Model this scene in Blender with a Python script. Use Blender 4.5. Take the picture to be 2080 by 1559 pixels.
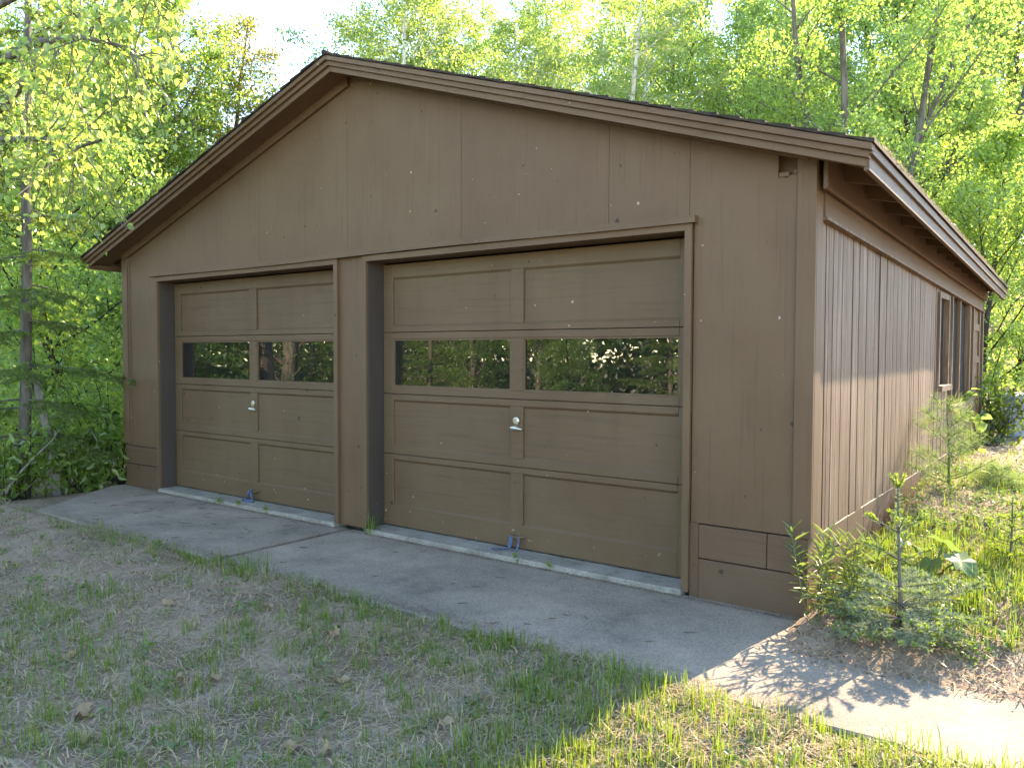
import bpy, math, random
import numpy as np
from mathutils import Vector, Matrix

sc = bpy.context.scene
for o in list(bpy.data.objects):
    bpy.data.objects.remove(o)
COL = sc.collection

# ------------------------------------------------------------------ camera, sky, sun, exposure
CAM = Vector((8.2338, -4.2593, 1.3689))
YAW, PITCH, ROLL = -0.6396, -0.0380, 0.0032
def cam_axes():
    f = Vector((math.sin(YAW)*math.cos(PITCH), math.cos(YAW)*math.cos(PITCH), math.sin(PITCH)))
    r = Vector((math.cos(YAW), -math.sin(YAW), 0)); u = r.cross(f)
    return r*math.cos(ROLL)+u*math.sin(ROLL), u*math.cos(ROLL)-r*math.sin(ROLL), f
_r, _u, _f = cam_axes()
cd = bpy.data.cameras.new('camera'); cd.sensor_width = 36; cd.lens = 1609.26/2080*36
cd.clip_start = 0.05; cd.clip_end = 2000
cam = bpy.data.objects.new('camera', cd); COL.objects.link(cam)
m = Matrix.Identity(4)
for i in range(3):
    m[i][0] = _r[i]; m[i][1] = _u[i]; m[i][2] = -_f[i]; m[i][3] = CAM[i]
cam.matrix_world = m
sc.camera = cam

SUN_AZ = math.atan(0.167); SUN_EL = math.radians(29.0)
w = bpy.data.worlds.new('World'); sc.world = w; w.use_nodes = True
nt = w.node_tree
sky = nt.nodes.new('ShaderNodeTexSky'); sky.sky_type = 'NISHITA'; sky.sun_disc = False
sky.sun_elevation = SUN_EL; sky.sun_rotation = SUN_AZ
sky.air_density = 0.85; sky.dust_density = 0.0; sky.ozone_density = 4.5
bg = nt.nodes['Background']; bg.inputs['Strength'].default_value = 0.125
nt.links.new(sky.outputs[0], bg.inputs[0])
sd = bpy.data.lights.new('sun', 'SUN'); sd.energy = 2.1; sd.angle = math.radians(0.53); sd.color = (1.0, 0.94, 0.90)
sun = bpy.data.objects.new('sun', sd); COL.objects.link(sun)
sdir = Vector((math.sin(SUN_AZ)*math.cos(SUN_EL), math.cos(SUN_AZ)*math.cos(SUN_EL), math.sin(SUN_EL)))
sun.rotation_euler = sdir.to_track_quat('Z', 'Y').to_euler()
sc.view_settings.view_transform = 'Standard'; sc.view_settings.look = 'None'
sc.view_settings.exposure = 3.25; sc.view_settings.gamma = 1
sc.view_settings.use_white_balance = True; sc.view_settings.white_balance_temperature = 9800; sc.view_settings.white_balance_tint = 10
sc.render.engine = 'CYCLES'
sc.cycles.use_denoising = True
sc.cycles.adaptive_threshold = .02; sc.cycles.max_bounces = 7; sc.cycles.transparent_max_bounces = 8
sc.cycles.diffuse_bounces = 6; sc.cycles.transmission_bounces = 3
sc.cycles.caustics_reflective = False; sc.cycles.caustics_refractive = False

rng = np.random.default_rng(7)
random.seed(7)

# ------------------------------------------------------------------ materials
class N:
    def __init__(s, name):
        s.m = bpy.data.materials.new(name); s.m.use_nodes = True
        s.t = s.m.node_tree; s.t.nodes.clear()
        s.out = s.t.nodes.new('ShaderNodeOutputMaterial')
    def n(s, typ, **kw):
        x = s.t.nodes.new('ShaderNode'+typ)
        for k, v in kw.items():
            if k in x.inputs: x.inputs[k].default_value = v
            else: setattr(x, k, v)
        return x
    def l(s, a, b): s.t.links.new(a, b)
    def coord(s, scale=(1, 1, 1), kind='Object'):
        c = s.n('TexCoord'); mp = s.n('Mapping'); mp.inputs['Scale'].default_value = scale
        s.l(c.outputs[kind], mp.inputs[0]); return mp.outputs[0]
    def noise(s, vec, scale, detail=4, rough=.55):
        x = s.n('TexNoise'); x.inputs['Scale'].default_value = scale; x.inputs['Detail'].default_value = detail
        x.inputs['Roughness'].default_value = rough
        s.l(vec, x.inputs['Vector']); return x.outputs['Fac']
    def ramp(s, fac, stops):
        x = s.n('ValToRGB'); e = x.color_ramp.elements
        e[0].position, e[0].color = stops[0][0], (*stops[0][1], 1)
        e[1].position, e[1].color = stops[-1][0], (*stops[-1][1], 1)
        for p, c in stops[1:-1]:
            k = e.new(p); k.color = (*c, 1)
        s.l(fac, x.inputs[0]); return x.outputs[0]
    def mix(s, fac, a, b, blend='MIX'):
        x = s.n('MixRGB', blend_type=blend)
        for i, v in enumerate((fac, a, b)):
            if hasattr(v, 'links'): s.l(v, x.inputs[i])
            else: x.inputs[i].default_value = v if i == 0 else (*v, 1)
        return x.outputs[0]
    def math(s, op, a, b=0.0):
        x = s.n('Math', operation=op)
        for i, v in enumerate((a, b)):
            if hasattr(v, 'links'): s.l(v, x.inputs[i])
            else: x.inputs[i].default_value = v
        return x.outputs[0]
    def bump(s, h, strength=.3, dist=.01):
        x = s.n('Bump'); x.inputs['Strength'].default_value = strength; x.inputs['Distance'].default_value = dist
        s.l(h, x.inputs['Height']); return x.outputs[0]
    def done(s, color, rough=.8, normal=None, spec=.3):
        p = s.n('BsdfPrincipled')
        if hasattr(color, 'links'): s.l(color, p.inputs['Base Color'])
        else: p.inputs['Base Color'].default_value = (*color, 1)
        if hasattr(rough, 'links'): s.l(rough, p.inputs['Roughness'])
        else: p.inputs['Roughness'].default_value = rough
        p.inputs['Specular IOR Level'].default_value = spec
        if normal: s.l(normal, p.inputs['Normal'])
        s.l(p.outputs[0], s.out.inputs[0]); return s.m

def paint(name, base, grain='v', worn=0.0, specks=True, chips=False, hue=.5):
    k = N(name)
    c = k.coord()
    g = k.coord({'v': (38, 38, 1.3), 'h': (1.3, 38, 38), 'y': (38, 1.3, 38)}[grain])
    big = k.noise(c, 1.1, 4, .6); grn = k.noise(g, 1.0, 6, .7); fine = k.noise(c, 70, 3); mid = k.noise(k.coord((5, 5, 1.2)), 1.0, 4, .65)
    b = np.array(base)
    col = k.ramp(big, [(.3, tuple(b*np.array([.88, .84, .80]))), (.5, tuple(b)), (.72, tuple(b*np.array([1.08, 1.14, 1.12])))])
    col = k.mix(k.math('MULTIPLY', k.math('SUBTRACT', .50, mid), 1.6), col, tuple(b*np.array([.72, .66, .62])))       # water streaks and fading
    col = k.mix(k.math('MULTIPLY', k.math('SUBTRACT', .46, grn), 2.4), col, tuple(b*.42))                              # open grain
    if worn:
        wmask = k.ramp(grn, [(.50, (0, 0, 0)), (.62, (1, 1, 1))])
        col = k.mix(k.math('MULTIPLY', wmask, worn), col, (.36, .255, .195))
    if specks:
        sw = k.n('SeparateXYZ'); k.l(c, sw.inputs[0]); cb = k.n('CombineXYZ'); k.l(sw.outputs[0], cb.inputs[0]); k.l(sw.outputs[2], cb.inputs[1])
        def vor(scale):
            v = k.n('TexVoronoi', voronoi_dimensions='2D'); v.inputs['Scale'].default_value = scale; k.l(cb.outputs[0], v.inputs['Vector'])
            r = k.n('SeparateColor'); k.l(v.outputs['Color'], r.inputs[0]); return v.outputs['Distance'], r.outputs
        jit = k.math('MULTIPLY', k.math('SUBTRACT', k.noise(k.coord((60, 60, 22)), 1, 3, .7), .5), .20)
        d1, c1 = vor(7.0)
        msk = k.math('MULTIPLY', k.math('LESS_THAN', k.math('ADD', d1, jit), k.math('MULTIPLY', k.math('POWER', c1[0], 4.0), .06)), k.math('GREATER_THAN', c1[1], .82))
        col = k.mix(k.math('MULTIPLY', msk, .7), col, (.40, .36, .30))
        d2, c2 = vor(3.4)
        msk2 = k.math('LESS_THAN', k.math('ADD', d2, jit), k.math('MULTIPLY', k.math('POWER', c2[2], 6.0), .055))
        col = k.mix(k.math('MULTIPLY', msk2, .85), col, (.03, .02, .015))
    if chips:
        sx = k.n('SeparateXYZ'); k.l(c, sx.inputs[0]); cn = k.noise(k.coord((18, 18, 40)), 1.0, 4, .7)
        lowm = k.math('MULTIPLY', k.math('LESS_THAN', sx.outputs[2], .21), k.math('GREATER_THAN', cn, .69))
        col = k.mix(k.math('MULTIPLY', lowm, .8), col, (.42, .38, .32))
    h = k.math('ADD', k.math('MULTIPLY', grn, .9), k.math('MULTIPLY', fine, .25))
    return k.done(col, .62, k.bump(h, .5, .004), .3)

WALL = (.136, .079, .045)
M = {}
M['wall'] = paint('brown_wall_paint', WALL, 'v')
M['trim'] = paint('brown_trim_paint', (.138, .081, .047), 'h')
M['trimv'] = paint('brown_casing_paint', (.136, .079, .045), 'v', chips=True)
M['trimy'] = paint('brown_eave_paint', (.125, .074, .045), 'y')
M['door'] = paint('olive_brown_door_paint', (.130, .080, .045), 'h', chips=True)
M['plank'] = paint('weathered_plank', (.14, .084, .054), 'v', worn=.5, specks=False)
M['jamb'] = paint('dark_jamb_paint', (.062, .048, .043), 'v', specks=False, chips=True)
M['block'] = paint('painted_block', (.124, .074, .045), 'h')

def mottled(name, stops, scale, rough=.9, fine=90, bumpd=.006, bumps=.5, spots=None, detail=8, over=.5):
    k = N(name); c = k.coord()
    a = k.noise(c, scale, detail, .72); b = k.noise(c, fine, 4, .7)
    col = k.ramp(a, stops)
    col = k.mix(over, col, k.ramp(b, [(.3, (.02, .02, .02)), (.7, (.6, .56, .5))]), 'OVERLAY')
    if spots:
        v = k.n('TexVoronoi'); v.inputs['Scale'].default_value = spots[0]; k.l(c, v.inputs['Vector'])
        col = k.mix(k.math('MULTIPLY', k.math('LESS_THAN', v.outputs['Distance'], spots[1]), .6), col, spots[2])
    return k.done(col, rough, k.bump(k.math('ADD', a, k.math('MULTIPLY', b, .5)), bumps, bumpd), .25)

M['concrete'] = mottled('apron_concrete', [(.28, (.14, .12, .10)), (.42, (.28, .24, .20)), (.56, (.37, .308, .255)), (.74, (.50, .41, .335))], 1.5, spots=(160, .18, (.42, .40, .37)))
M['floor'] = mottled('threshold_concrete', [(.3, (.20, .18, .155)), (.5, (.34, .315, .28)), (.7, (.46, .43, .38))], 4.0)
M['ground'] = mottled('dirt_ground', [(.25, (.13, .088, .06)), (.42, (.27, .19, .14)), (.58, (.40, .295, .225)), (.78, (.50, .385, .30))], 1.9, fine=55, bumpd=.02, bumps=.7, spots=(45, .10, (.36, .30, .25)))
M['shingle'] = mottled('roof_shingle', [(.3, (.025, .02, .018)), (.7, (.07, .055, .045))], 14)
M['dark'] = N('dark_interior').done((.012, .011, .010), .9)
M['stone'] = mottled('gravel_stone', [(.3, (.12, .12, .12)), (.7, (.34, .33, .32))], 8)
M['metal'] = N('worn_brass_metal')
_p = M['metal'].n('BsdfPrincipled', Metallic=.85, Roughness=.35); _p.inputs['Base Color'].default_value = (.62, .58, .47, 1)
M['metal'].l(_p.outputs[0], M['metal'].out.inputs[0]); M['metal'] = M['metal'].m
def galv():
    k = N('galvanised_can'); c = k.coord(); a = k.noise(c, 18, 3)
    return k.done(k.ramp(a, [(.3, (.10, .13, .16)), (.7, (.22, .27, .31))]), .45, None, .6)
M['can'] = galv()
def strapm():
    k = N('blue_strap_webbing'); g = k.coord((90, 90, 90)); a = k.noise(g, 1, 2)
    return k.done(k.ramp(a, [(.3, (.04, .065, .13)), (.7, (.10, .145, .24))]), .8)
M['strap'] = strapm()
def glass():
    k = N('window_glass'); fr = k.n('Fresnel'); fr.inputs['IOR'].default_value = 2.35
    gl = k.n('BsdfGlossy'); gl.inputs['Roughness'].default_value = .008; gl.inputs['Color'].default_value = (.96, .97, .95, 1)
    c = k.coord(); nz = k.noise(c, 2.2, 2); b = k.bump(nz, .012, .02); k.l(b, gl.inputs['Normal'])
    tr = k.n('BsdfTransparent'); tr.inputs['Color'].default_value = (.75, .78, .74, 1)
    mx = k.n('MixShader'); k.l(fr.outputs[0], mx.inputs[0]); k.l(tr.outputs[0], mx.inputs[1]); k.l(gl.outputs[0], mx.inputs[2])
    df = k.n('BsdfDiffuse'); df.inputs[0].default_value = (.34, .33, .29, 1); dn = k.noise(c, 5, 5, .7)
    m2 = k.n('MixShader'); k.l(k.math('MULTIPLY', dn, .045), m2.inputs[0]); k.l(mx.outputs[0], m2.inputs[1]); k.l(df.outputs[0], m2.inputs[2])
    k.l(m2.outputs[0], k.out.inputs[0]); return k.m
M['glass'] = glass()
def leaf(name, refl, trans, var=.35, tfac=.5, gloss=.06):
    k = N(name)
    g = k.n('NewGeometry')
    def cols(c):
        c = np.array(c); y = c*np.array([1.22, 1.06, .8]); d = c*np.array([.6, .74, .8])
        return k.ramp(g.outputs['Random Per Island'], [(0, tuple(d)), (.5, tuple(c)), (1, tuple(y))])
    df = k.n('BsdfDiffuse'); k.l(cols(refl), df.inputs[0])
    tl = k.n('BsdfTranslucent'); k.l(cols(trans), tl.inputs[0])
    mx = k.n('MixShader'); mx.inputs[0].default_value = tfac
    k.l(df.outputs[0], mx.inputs[1]); k.l(tl.outputs[0], mx.inputs[2])
    gs = k.n('BsdfGlossy'); gs.inputs['Roughness'].default_value = .35; gs.inputs['Color'].default_value = (.8, .85, .8, 1)
    m2 = k.n('MixShader'); m2.inputs[0].default_value = gloss
    k.l(mx.outputs[0], m2.inputs[1]); k.l(gs.outputs[0], m2.inputs[2])
    k.l(m2.outputs[0], k.out.inputs[0]); return k.m
M['leaf'] = leaf('maple_leaf', (.12, .19, .055), (.50, .72, .15), tfac=.64)
M['leaf_pale'] = leaf('birch_leaf', (.12, .175, .055), (.54, .72, .16), tfac=.62)
M['leaf_gold'] = leaf('young_oak_leaf', (.13, .13, .045), (.66, .60, .14), tfac=.6)
M['leaf_dark'] = leaf('shade_leaf', (.045, .08, .02), (.16, .26, .03))
M['needle'] = leaf('fir_needle', (.11, .17, .055), (.30, .44, .08), tfac=.45, gloss=.03)
M['needle_silver'] = leaf('silvery_fir_needle', (.27, .33, .26), (.24, .32, .12), tfac=.35, gloss=.03)
M['needle_soft'] = leaf('soft_pine_needle', (.17, .24, .12), (.30, .42, .12), tfac=.45, gloss=.03)
M['needle_new'] = leaf('new_needle_growth', (.20, .28, .05), (.42, .56, .07), tfac=.45, gloss=.03)
M['needle_dark'] = leaf('dark_needle', (.028, .05, .022), (.05, .08, .02), tfac=.25)
M['grass'] = leaf('green_grass', (.10, .17, .03), (.30, .42, .04), tfac=.45)
M['weed'] = leaf('weed_leaf', (.12, .19, .08), (.24, .38, .08), tfac=.4, gloss=.04)
M['straw'] = leaf('dry_straw', (.46, .38, .27), (.38, .29, .17), tfac=.25, gloss=.03)
M['dead_leaf'] = leaf('dead_leaf', (.33, .235, .15), (.28, .18, .09), tfac=.2, gloss=.02)
M['litter'] = leaf('leaf_litter', (.20, .13, .085), (.14, .08, .04), tfac=.15, gloss=.03)
M['greyleaf'] = leaf('goldenrod_leaf', (.11, .15, .06), (.24, .32, .06), tfac=.4, gloss=.04)
def bark(name, stops, scale=(9, 9, 1.6), marks=False):
    k = N(name); c = k.coord(scale); a = k.noise(c, 1.6, 5, .65)
    col = k.ramp(a, stops)
    if marks:
        h = k.noise(k.coord((3, 3, 26)), 1, 3, .6)
        col = k.mix(k.ramp(h, [(.60, (0, 0, 0)), (.66, (1, 1, 1))]), col, (.05, .045, .04))
    return k.done(col, .9, k.bump(a, .7, .02), .15)
M['bark'] = bark('grey_bark', [(.3, (.06, .052, .045)), (.7, (.20, .18, .155))])
M['bark_dark'] = bark('dark_bark', [(.3, (.025, .02, .016)), (.7, (.09, .072, .055))])
M['birch'] = bark('white_birch_bark', [(.3, (.38, .35, .30)), (.6, (.66, .63, .57))], (4, 4, 4), True)
M['deadwood'] = bark('weathered_dead_wood', [(.3, (.13, .12, .105)), (.7, (.32, .30, .27))], (14, 14, 1.2))
M['twig'] = N('brown_twig').done((.15, .095, .06), .9)
M['stem'] = N('green_stem').done((.12, .15, .05), .7)

# ------------------------------------------------------------------ mesh helpers
class MB:
    def __init__(s): s.v = []; s.f = []
    def add(s, vs, fs):
        o = len(s.v); s.v += [tuple(map(float, p)) for p in vs]; s.f += [tuple(i+o for i in f) for f in fs]; return s
    def box(s, x0, x1, y0, y1, z0, z1):
        return s.add([(x0,y0,z0),(x1,y0,z0),(x1,y1,z0),(x0,y1,z0),(x0,y0,z1),(x1,y0,z1),(x1,y1,z1),(x0,y1,z1)],
                     [(0,3,2,1),(4,5,6,7),(0,1,5,4),(1,2,6,5),(2,3,7,6),(3,0,4,7)])
    def loft(s, a, b):   # two polygon outlines with equal counts, closed
        n = len(a)
        return s.add(list(a)+list(b), [tuple(range(n))[::-1], tuple(range(n, 2*n))]+[(i, (i+1)%n, n+(i+1)%n, n+i) for i in range(n)])
    def tube(s, path, rad, n=6, cap=True):
        path = [Vector(p) for p in path]; o = len(s.v); k = len(path)
        for i, p in enumerate(path):
            t = (path[min(i+1, k-1)]-path[max(i-1, 0)]).normalized()
            a = t.cross(Vector((0, 0, 1)))
            if a.length < .05: a = t.cross(Vector((1, 0, 0)))
            a.normalize(); b = t.cross(a)
            r = rad[i] if hasattr(rad, '__len__') else rad
            for j in range(n):
                q = 2*math.pi*j/n
                s.v.append(tuple(p + a*(r*math.cos(q)) + b*(r*math.sin(q))))
        for i in range(k-1):
            for j in range(n):
                s.f.append((o+i*n+j, o+i*n+(j+1)%n, o+(i+1)*n+(j+1)%n, o+(i+1)*n+j))
        if cap:
            s.f.append(tuple(o+j for j in range(n))[::-1]); s.f.append(tuple(o+(k-1)*n+j for j in range(n)))
        return s
    def mesh(s, name, mat, smooth=False):
        me = bpy.data.meshes.new(name); me.from_pydata(s.v, [], s.f); me.validate()
        me.materials.append(mat)
        if smooth: me.polygons.foreach_set('use_smooth', [True]*len(me.polygons))
        me.update(); return me
    def build(s, name, mat, parent=None, bevel=0, smooth=False):
        me = s.mesh(name, mat, smooth)
        return link(name, me, parent, bevel)
def link(name, me, parent=None, bevel=0):
    o = bpy.data.objects.new(name, me); COL.objects.link(o)
    if parent: o.parent = parent
    if bevel:
        b = o.modifiers.new('bevel', 'BEVEL'); b.width = bevel; b.segments = 1; b.limit_method = 'ANGLE'
    return o
def tag(o, label, cat=None, group=None, kind=None):
    if label: o['label'] = label
    if cat: o['category'] = cat
    if group: o['group'] = group
    if kind: o['kind'] = kind
    return o
def empty(name, loc=(0, 0, 0), rz=0, scale=1):
    o = bpy.data.objects.new(name, None); COL.objects.link(o)
    o.location = loc; o.rotation_euler = (0, 0, rz); o.scale = (scale,)*3; o.empty_display_size = .1
    return o
def np_mesh(name, V, quads, mat, smooth=False):
    """V (n,3), quads (m,k) int array of equal face size"""
    me = bpy.data.meshes.new(name); V = np.asarray(V, np.float32); quads = np.asarray(quads, np.int32)
    me.vertices.add(len(V)); me.vertices.foreach_set('co', V.ravel())
    k = quads.shape[1]; me.loops.add(quads.size); me.loops.foreach_set('vertex_index', quads.ravel())
    me.polygons.add(len(quads)); me.polygons.foreach_set('loop_start', np.arange(0, quads.size, k, dtype=np.int32))
    me.polygons.foreach_set('loop_total', np.full(len(quads), k, np.int32))
    if smooth: me.polygons.foreach_set('use_smooth', np.ones(len(quads), bool))
    me.materials.append(mat); me.update(calc_edges=True); me.validate(); return me
def unit(a): return a/np.maximum(np.linalg.norm(a, axis=-1, keepdims=True), 1e-9)
def leaves(centers, size, droop=.4, aspect=.62, r=None, up=.6, fold=.18, dirs=None, ovate=False):
    """leaf cards: folded rhombus (or ovate six-corner) per centre -> (V, F)"""
    r = r or rng; n = len(centers)
    sz = (np.full(n, size) if np.isscalar(size) else np.asarray(size))*r.uniform(.65, 1.25, n)
    d = unit(r.normal(size=(n, 3)) + np.array([0, 0, -droop])) if dirs is None else unit(dirs)
    nn = r.normal(size=(n, 3)) + np.array([0, 0, up]); nn = unit(nn - (nn*d).sum(1, keepdims=True)*d)
    s = np.cross(d, nn); L = sz[:, None]; c = np.asarray(centers)
    if not ovate:
        V = np.stack([c, c+d*L*.45+s*L*aspect*.5+nn*L*fold, c+d*L, c+d*L*.45-s*L*aspect*.5+nn*L*fold], 1).reshape(-1, 3)
        b = np.arange(n)[:, None]*4
        F = np.concatenate([b+np.array([0, 1, 2]), b+np.array([0, 2, 3])])
        return V, F
    V = np.stack([c, c+d*L*.28+s*L*aspect*.48+nn*L*fold*.6, c+d*L*.68+s*L*aspect*.34+nn*L*fold*.5, c+d*L-nn*L*fold*.3,
                  c+d*L*.68-s*L*aspect*.34+nn*L*fold*.5, c+d*L*.28-s*L*aspect*.48+nn*L*fold*.6], 1).reshape(-1, 3)
    b = np.arange(n)[:, None]*6
    F = np.concatenate([b+np.array([0, 1, 2]), b+np.array([0, 2, 3]), b+np.array([0, 3, 4]), b+np.array([0, 4, 5])])
    return V, F
def blades(base, height, width, lean=.35, r=None):
    """grass blades of two tapering segments (3 triangles each)"""
    r = r or rng; n = len(base)
    a = r.uniform(0, 2*np.pi, n); d = np.stack([np.cos(a), np.sin(a), np.zeros(n)], 1)
    s = np.stack([-np.sin(a), np.cos(a), np.zeros(n)], 1)*np.asarray(width).reshape(-1, 1)*.5
    H = np.asarray(height).reshape(-1, 1); ln = (np.abs(r.normal(0, lean, n))).reshape(-1, 1)
    up = np.array([[0, 0, 1.]])
    m_ = base+up*H*.55+d*H*ln*.35; t = base+up*H*(1-.25*np.minimum(ln, 1.5))+d*H*ln
    V = np.stack([base-s, base+s, m_+s*.75, m_-s*.75, t], 1).reshape(-1, 3)
    b = np.arange(n)[:, None]*5
    F = np.concatenate([b+np.array([0, 1, 2]), b+np.array([0, 2, 3]), b+np.array([3, 2, 4])])
    return V, F

# ------------------------------------------------------------------ ground
W, L = 7.0146, 7.2          # garage width and depth
def sm(a, b, x): t = np.clip((x-a)/(b-a), 0, 1); return t*t*(3-2*t)
_waves = [(rng.uniform(.3, 1.2), rng.uniform(0, 6.28), rng.uniform(0, 6.28)) for _ in range(4)] + [(rng.uniform(2, 6), rng.uniform(0, 6.28), rng.uniform(0, 6.28)) for _ in range(10)]
def wob(x, y):
    z = 0
    for k, a, p in _waves: z = z + np.sin(k*(x*np.cos(a)+y*np.sin(a))+p)/k**.8
    return z
def gz(x, y):
    x = np.asarray(x, float); y = np.asarray(y, float)
    front = -.032 - .042*np.clip(-1.2-y, 0, 9)
    ed = .035*np.sin(x*3.1+1)+.03*np.sin(x*7.3)+.02*np.sin(x*13.7+2); front = front + .026 - .053*sm(-1.29+ed, -1.08+ed, y)
    side = np.interp(y, [-.75, -.45, .0, .35, 1.4, 2.5, 5, 9, 12, 40], [-.06, .0, .09, .17, .21, .37, .36, .22, .4, 6.0])
    z = front*(1-sm(6.95, 7.1, x)) + np.where(y > -.8, side, front)*sm(6.95, 7.1, x)
    rear = np.interp(y, [7, 12, 40, 150], [-.1, .3, 6.0, 16])
    z = np.where((x <= 7.0) & (y > 7), np.maximum(z, rear), z)
    left = -.05 - .07*np.clip(-x-.2, 0, 6)+.10*np.clip(-x-7, 0, 60)*sm(-3, 3, y)
    z = np.where(x < 0, np.where(y > 7.2, np.maximum(left, rear), left)*sm(0, -.5, x) + z*(1-sm(0, -.5, x)), z)
    amp = np.where((y > -1.75) & (y <= -1.25), .0035, .012)
    amp = np.where((y > -1.25) & (y < .0) & (x > -.2) & (x < 9.6), .003, amp)
    z = z + amp*wob(x, y)
    return np.where((x > .02) & (x < W-.03) & (y > -.06) & (y < L), -.12, z)
gx = np.unique(np.concatenate([np.linspace(-150, -12, 26), np.linspace(-12, -3, 40), np.linspace(-3, 11, 128), np.linspace(11, 20, 22), np.linspace(20, 150, 22)]))
gy = np.unique(np.concatenate([np.linspace(-150, -9, 24), np.linspace(-9, 9, 160), np.linspace(9, 24, 40), np.linspace(24, 160, 24)]))
GX, GY = np.meshgrid(gx, gy); GZ = gz(GX, GY)
nx, ny = len(gx), len(gy)
i0 = (np.arange(ny-1)[:, None]*nx + np.arange(nx-1)).ravel()
gme = np_mesh('ground', np.stack([GX, GY, GZ], -1).reshape(-1, 3), np.stack([i0, i0+1, i0+nx+1, i0+nx], 1), M['ground'], True)
tag(link('ground', gme), 'patchy brown dirt ground around the garage', None, None, 'structure')

# concrete apron: two slabs with a dirt-filled joint
AZ = -.025
def slab(poly, name, label):
    b = MB(); b.loft([(x, y, AZ-.14) for x, y in poly], [(x, y, AZ) for x, y in poly])
    o = b.build(name, M['concrete'], None, .008)
    tag(o, label, None, None, 'structure'); return o
def wavy(x0, x1, y, n, amp):
    return [(x, y+amp*math.sin(x*5.1)*math.cos(x*2.3+1)) for x in np.linspace(x0, x1, n)]
slab(wavy(.72, 3.455, -1.2, 12, .012)+[(3.455, -.005), (-.05, -.005), (-.08, -.12)], 'concrete_apron', 'grey concrete slab in front of the smaller-looking far garage door')
slab(wavy(3.48, 9.6, -1.2, 22, .014)+[(9.6, -.002), (3.48, -.002)], 'concrete_apron', 'grey concrete slab in front of the near garage door, running on past the corner into sun')

# ------------------------------------------------------------------ garage
G = tag(empty('garage'), 'dark brown wooden two-car garage with gabled front and low shingle roof', 'garage')
CX = W/2; SL = .3236; TILT = -.026
ZTOP = 3.615           # shingle surface at the ridge, front
def zroof(x, y=0): return ZTOP - SL*abs(x-CX) + TILT*max(y, 0)
def wall_top(x): return zroof(x) - .10
A0, A1 = .677, 3.306       # far door opening
B0, B1 = 3.679, 6.308      # near door opening
H = 2.074
def front_panel(poly, parent=G, name='wall_panel', y0=0.0, t=.016, mat=None):
    b = MB(); b.loft([(x, y0+t, z) for x, z in poly][::-1], [(x, y0, z) for x, z in poly][::-1])
    return b.build(name, mat or M['wall'], parent)
g_ = .0014
def top_pts(xa, xb):
    pts = [(xb, wall_top(xb))]
    if xa < CX < xb: pts.append((CX, wall_top(CX)))
    return pts + [(xa, wall_top(xa))]
front_panel([(.012, .405), (A0-.05, .405), (A0-.05, 2.12), (2.317-g_, 2.12)] + [(2.317-g_, wall_top(2.317)), (.012, wall_top(.012))])
for xa, xb in ((2.317, 3.447), (3.447, 4.618), (4.618, 5.797), (5.797, 6.325)):
    front_panel([(xa+g_, 2.12), (xb-g_, 2.12)] + top_pts(xa+g_, xb-g_))
hx0, hx1 = 6.828, 6.930      # ragged hole under the rake near the corner
ht = wall_top(hx0)
front_panel([(6.325+g_, 2.12), (6.356, 2.12), (6.356, .405), (6.932, .405), (6.932, wall_top(6.932)), (hx1, wall_top(hx1)), (hx1, 2.318), (hx0+.06, 2.316), (hx0+.05, 2.304), (hx0, 2.309), (hx0, wall_top(hx0)), (6.325+g_, wall_top(6.325))])
MB().box(hx0-.02, hx1+.02, .06, .075, 2.25, 2.5).build('rafter_end', M['trim'], G)
MB().box(hx0+.003, hx0+.06, -.006, .05, 2.308, 2.335).build('rafter_end', M['trim'], G, .004)
MB().box(hx0+.078, hx1-.003, .004, .05, 2.32, 2.345).build('rafter_end', M['trim'], G, .004)
front_panel([(A1+.03, .0), (B0-.045, .0), (B0-.045, 2.135), (A1+.03, 2.135)], y0=.002)
# corner boards
MB().box(6.934, 7.034, -.02, .0, .40, 2.46).build('corner_board', M['trimv'], G, .003)
MB().box(W+.0, 7.034, .002, .11, .40, 2.44).build('corner_board', M['trimv'], G, .003)
MB().box(-.02, .085, -.02, .0, .42, 2.40).build('corner_board', M['trimv'], G, .003)
MB().box(.085, .118, -.008, .0, .42, 2.37).build('corner_board', M['trimv'], G, .003)
# foundation blocks, front
def blockrow(x0, xs, z0, z1, y=-.012):
    for a, b in zip([x0]+xs[:-1], xs):
        MB().box(a+.002, b-.002, y, .19, z0, z1).build('foundation_block', M['block'], G, .004)
blockrow(0, [.615], .215, .398); blockrow(0, [.615], -.09, .209)
blockrow(6.405, [6.80, W+.004], .206, .398); blockrow(6.405, [W+.004], -.09, .200)
MB().box(6.352, 6.404, -.004, .15, -.06, .403).build('foundation_filler', M['block'], G)
# foundation blocks, right side
yy = -.0
for k in range(18):
    MB().box(W-.19, W+.004, yy+.195 if k == 0 else yy+.003, yy+.397, -.1, .392).build('foundation_block', M['block'], G, .004)
    yy += .40
# far and rear walls, inner dark faces
MB().box(.0, .02, .02, L, -.1, 2.42).build('side_wall', M['wall'], G)
b = MB(); b.loft([(x, L, z) for x, z in ((0, -.1), (W, -.1), (W, 2.25), (CX, 3.3), (0, 2.25))], [(x, L-.02, z) for x, z in ((0, -.1), (W, -.1), (W, 2.25), (CX, 3.3), (0, 2.25))])
b.build('rear_wall', M['wall'], G)
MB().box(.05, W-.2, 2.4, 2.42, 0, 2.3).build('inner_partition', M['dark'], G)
MB().box(.03, W-.2, .3, 2.4, 2.16, 2.18).build('inner_ceiling', M['dark'], G)
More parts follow.
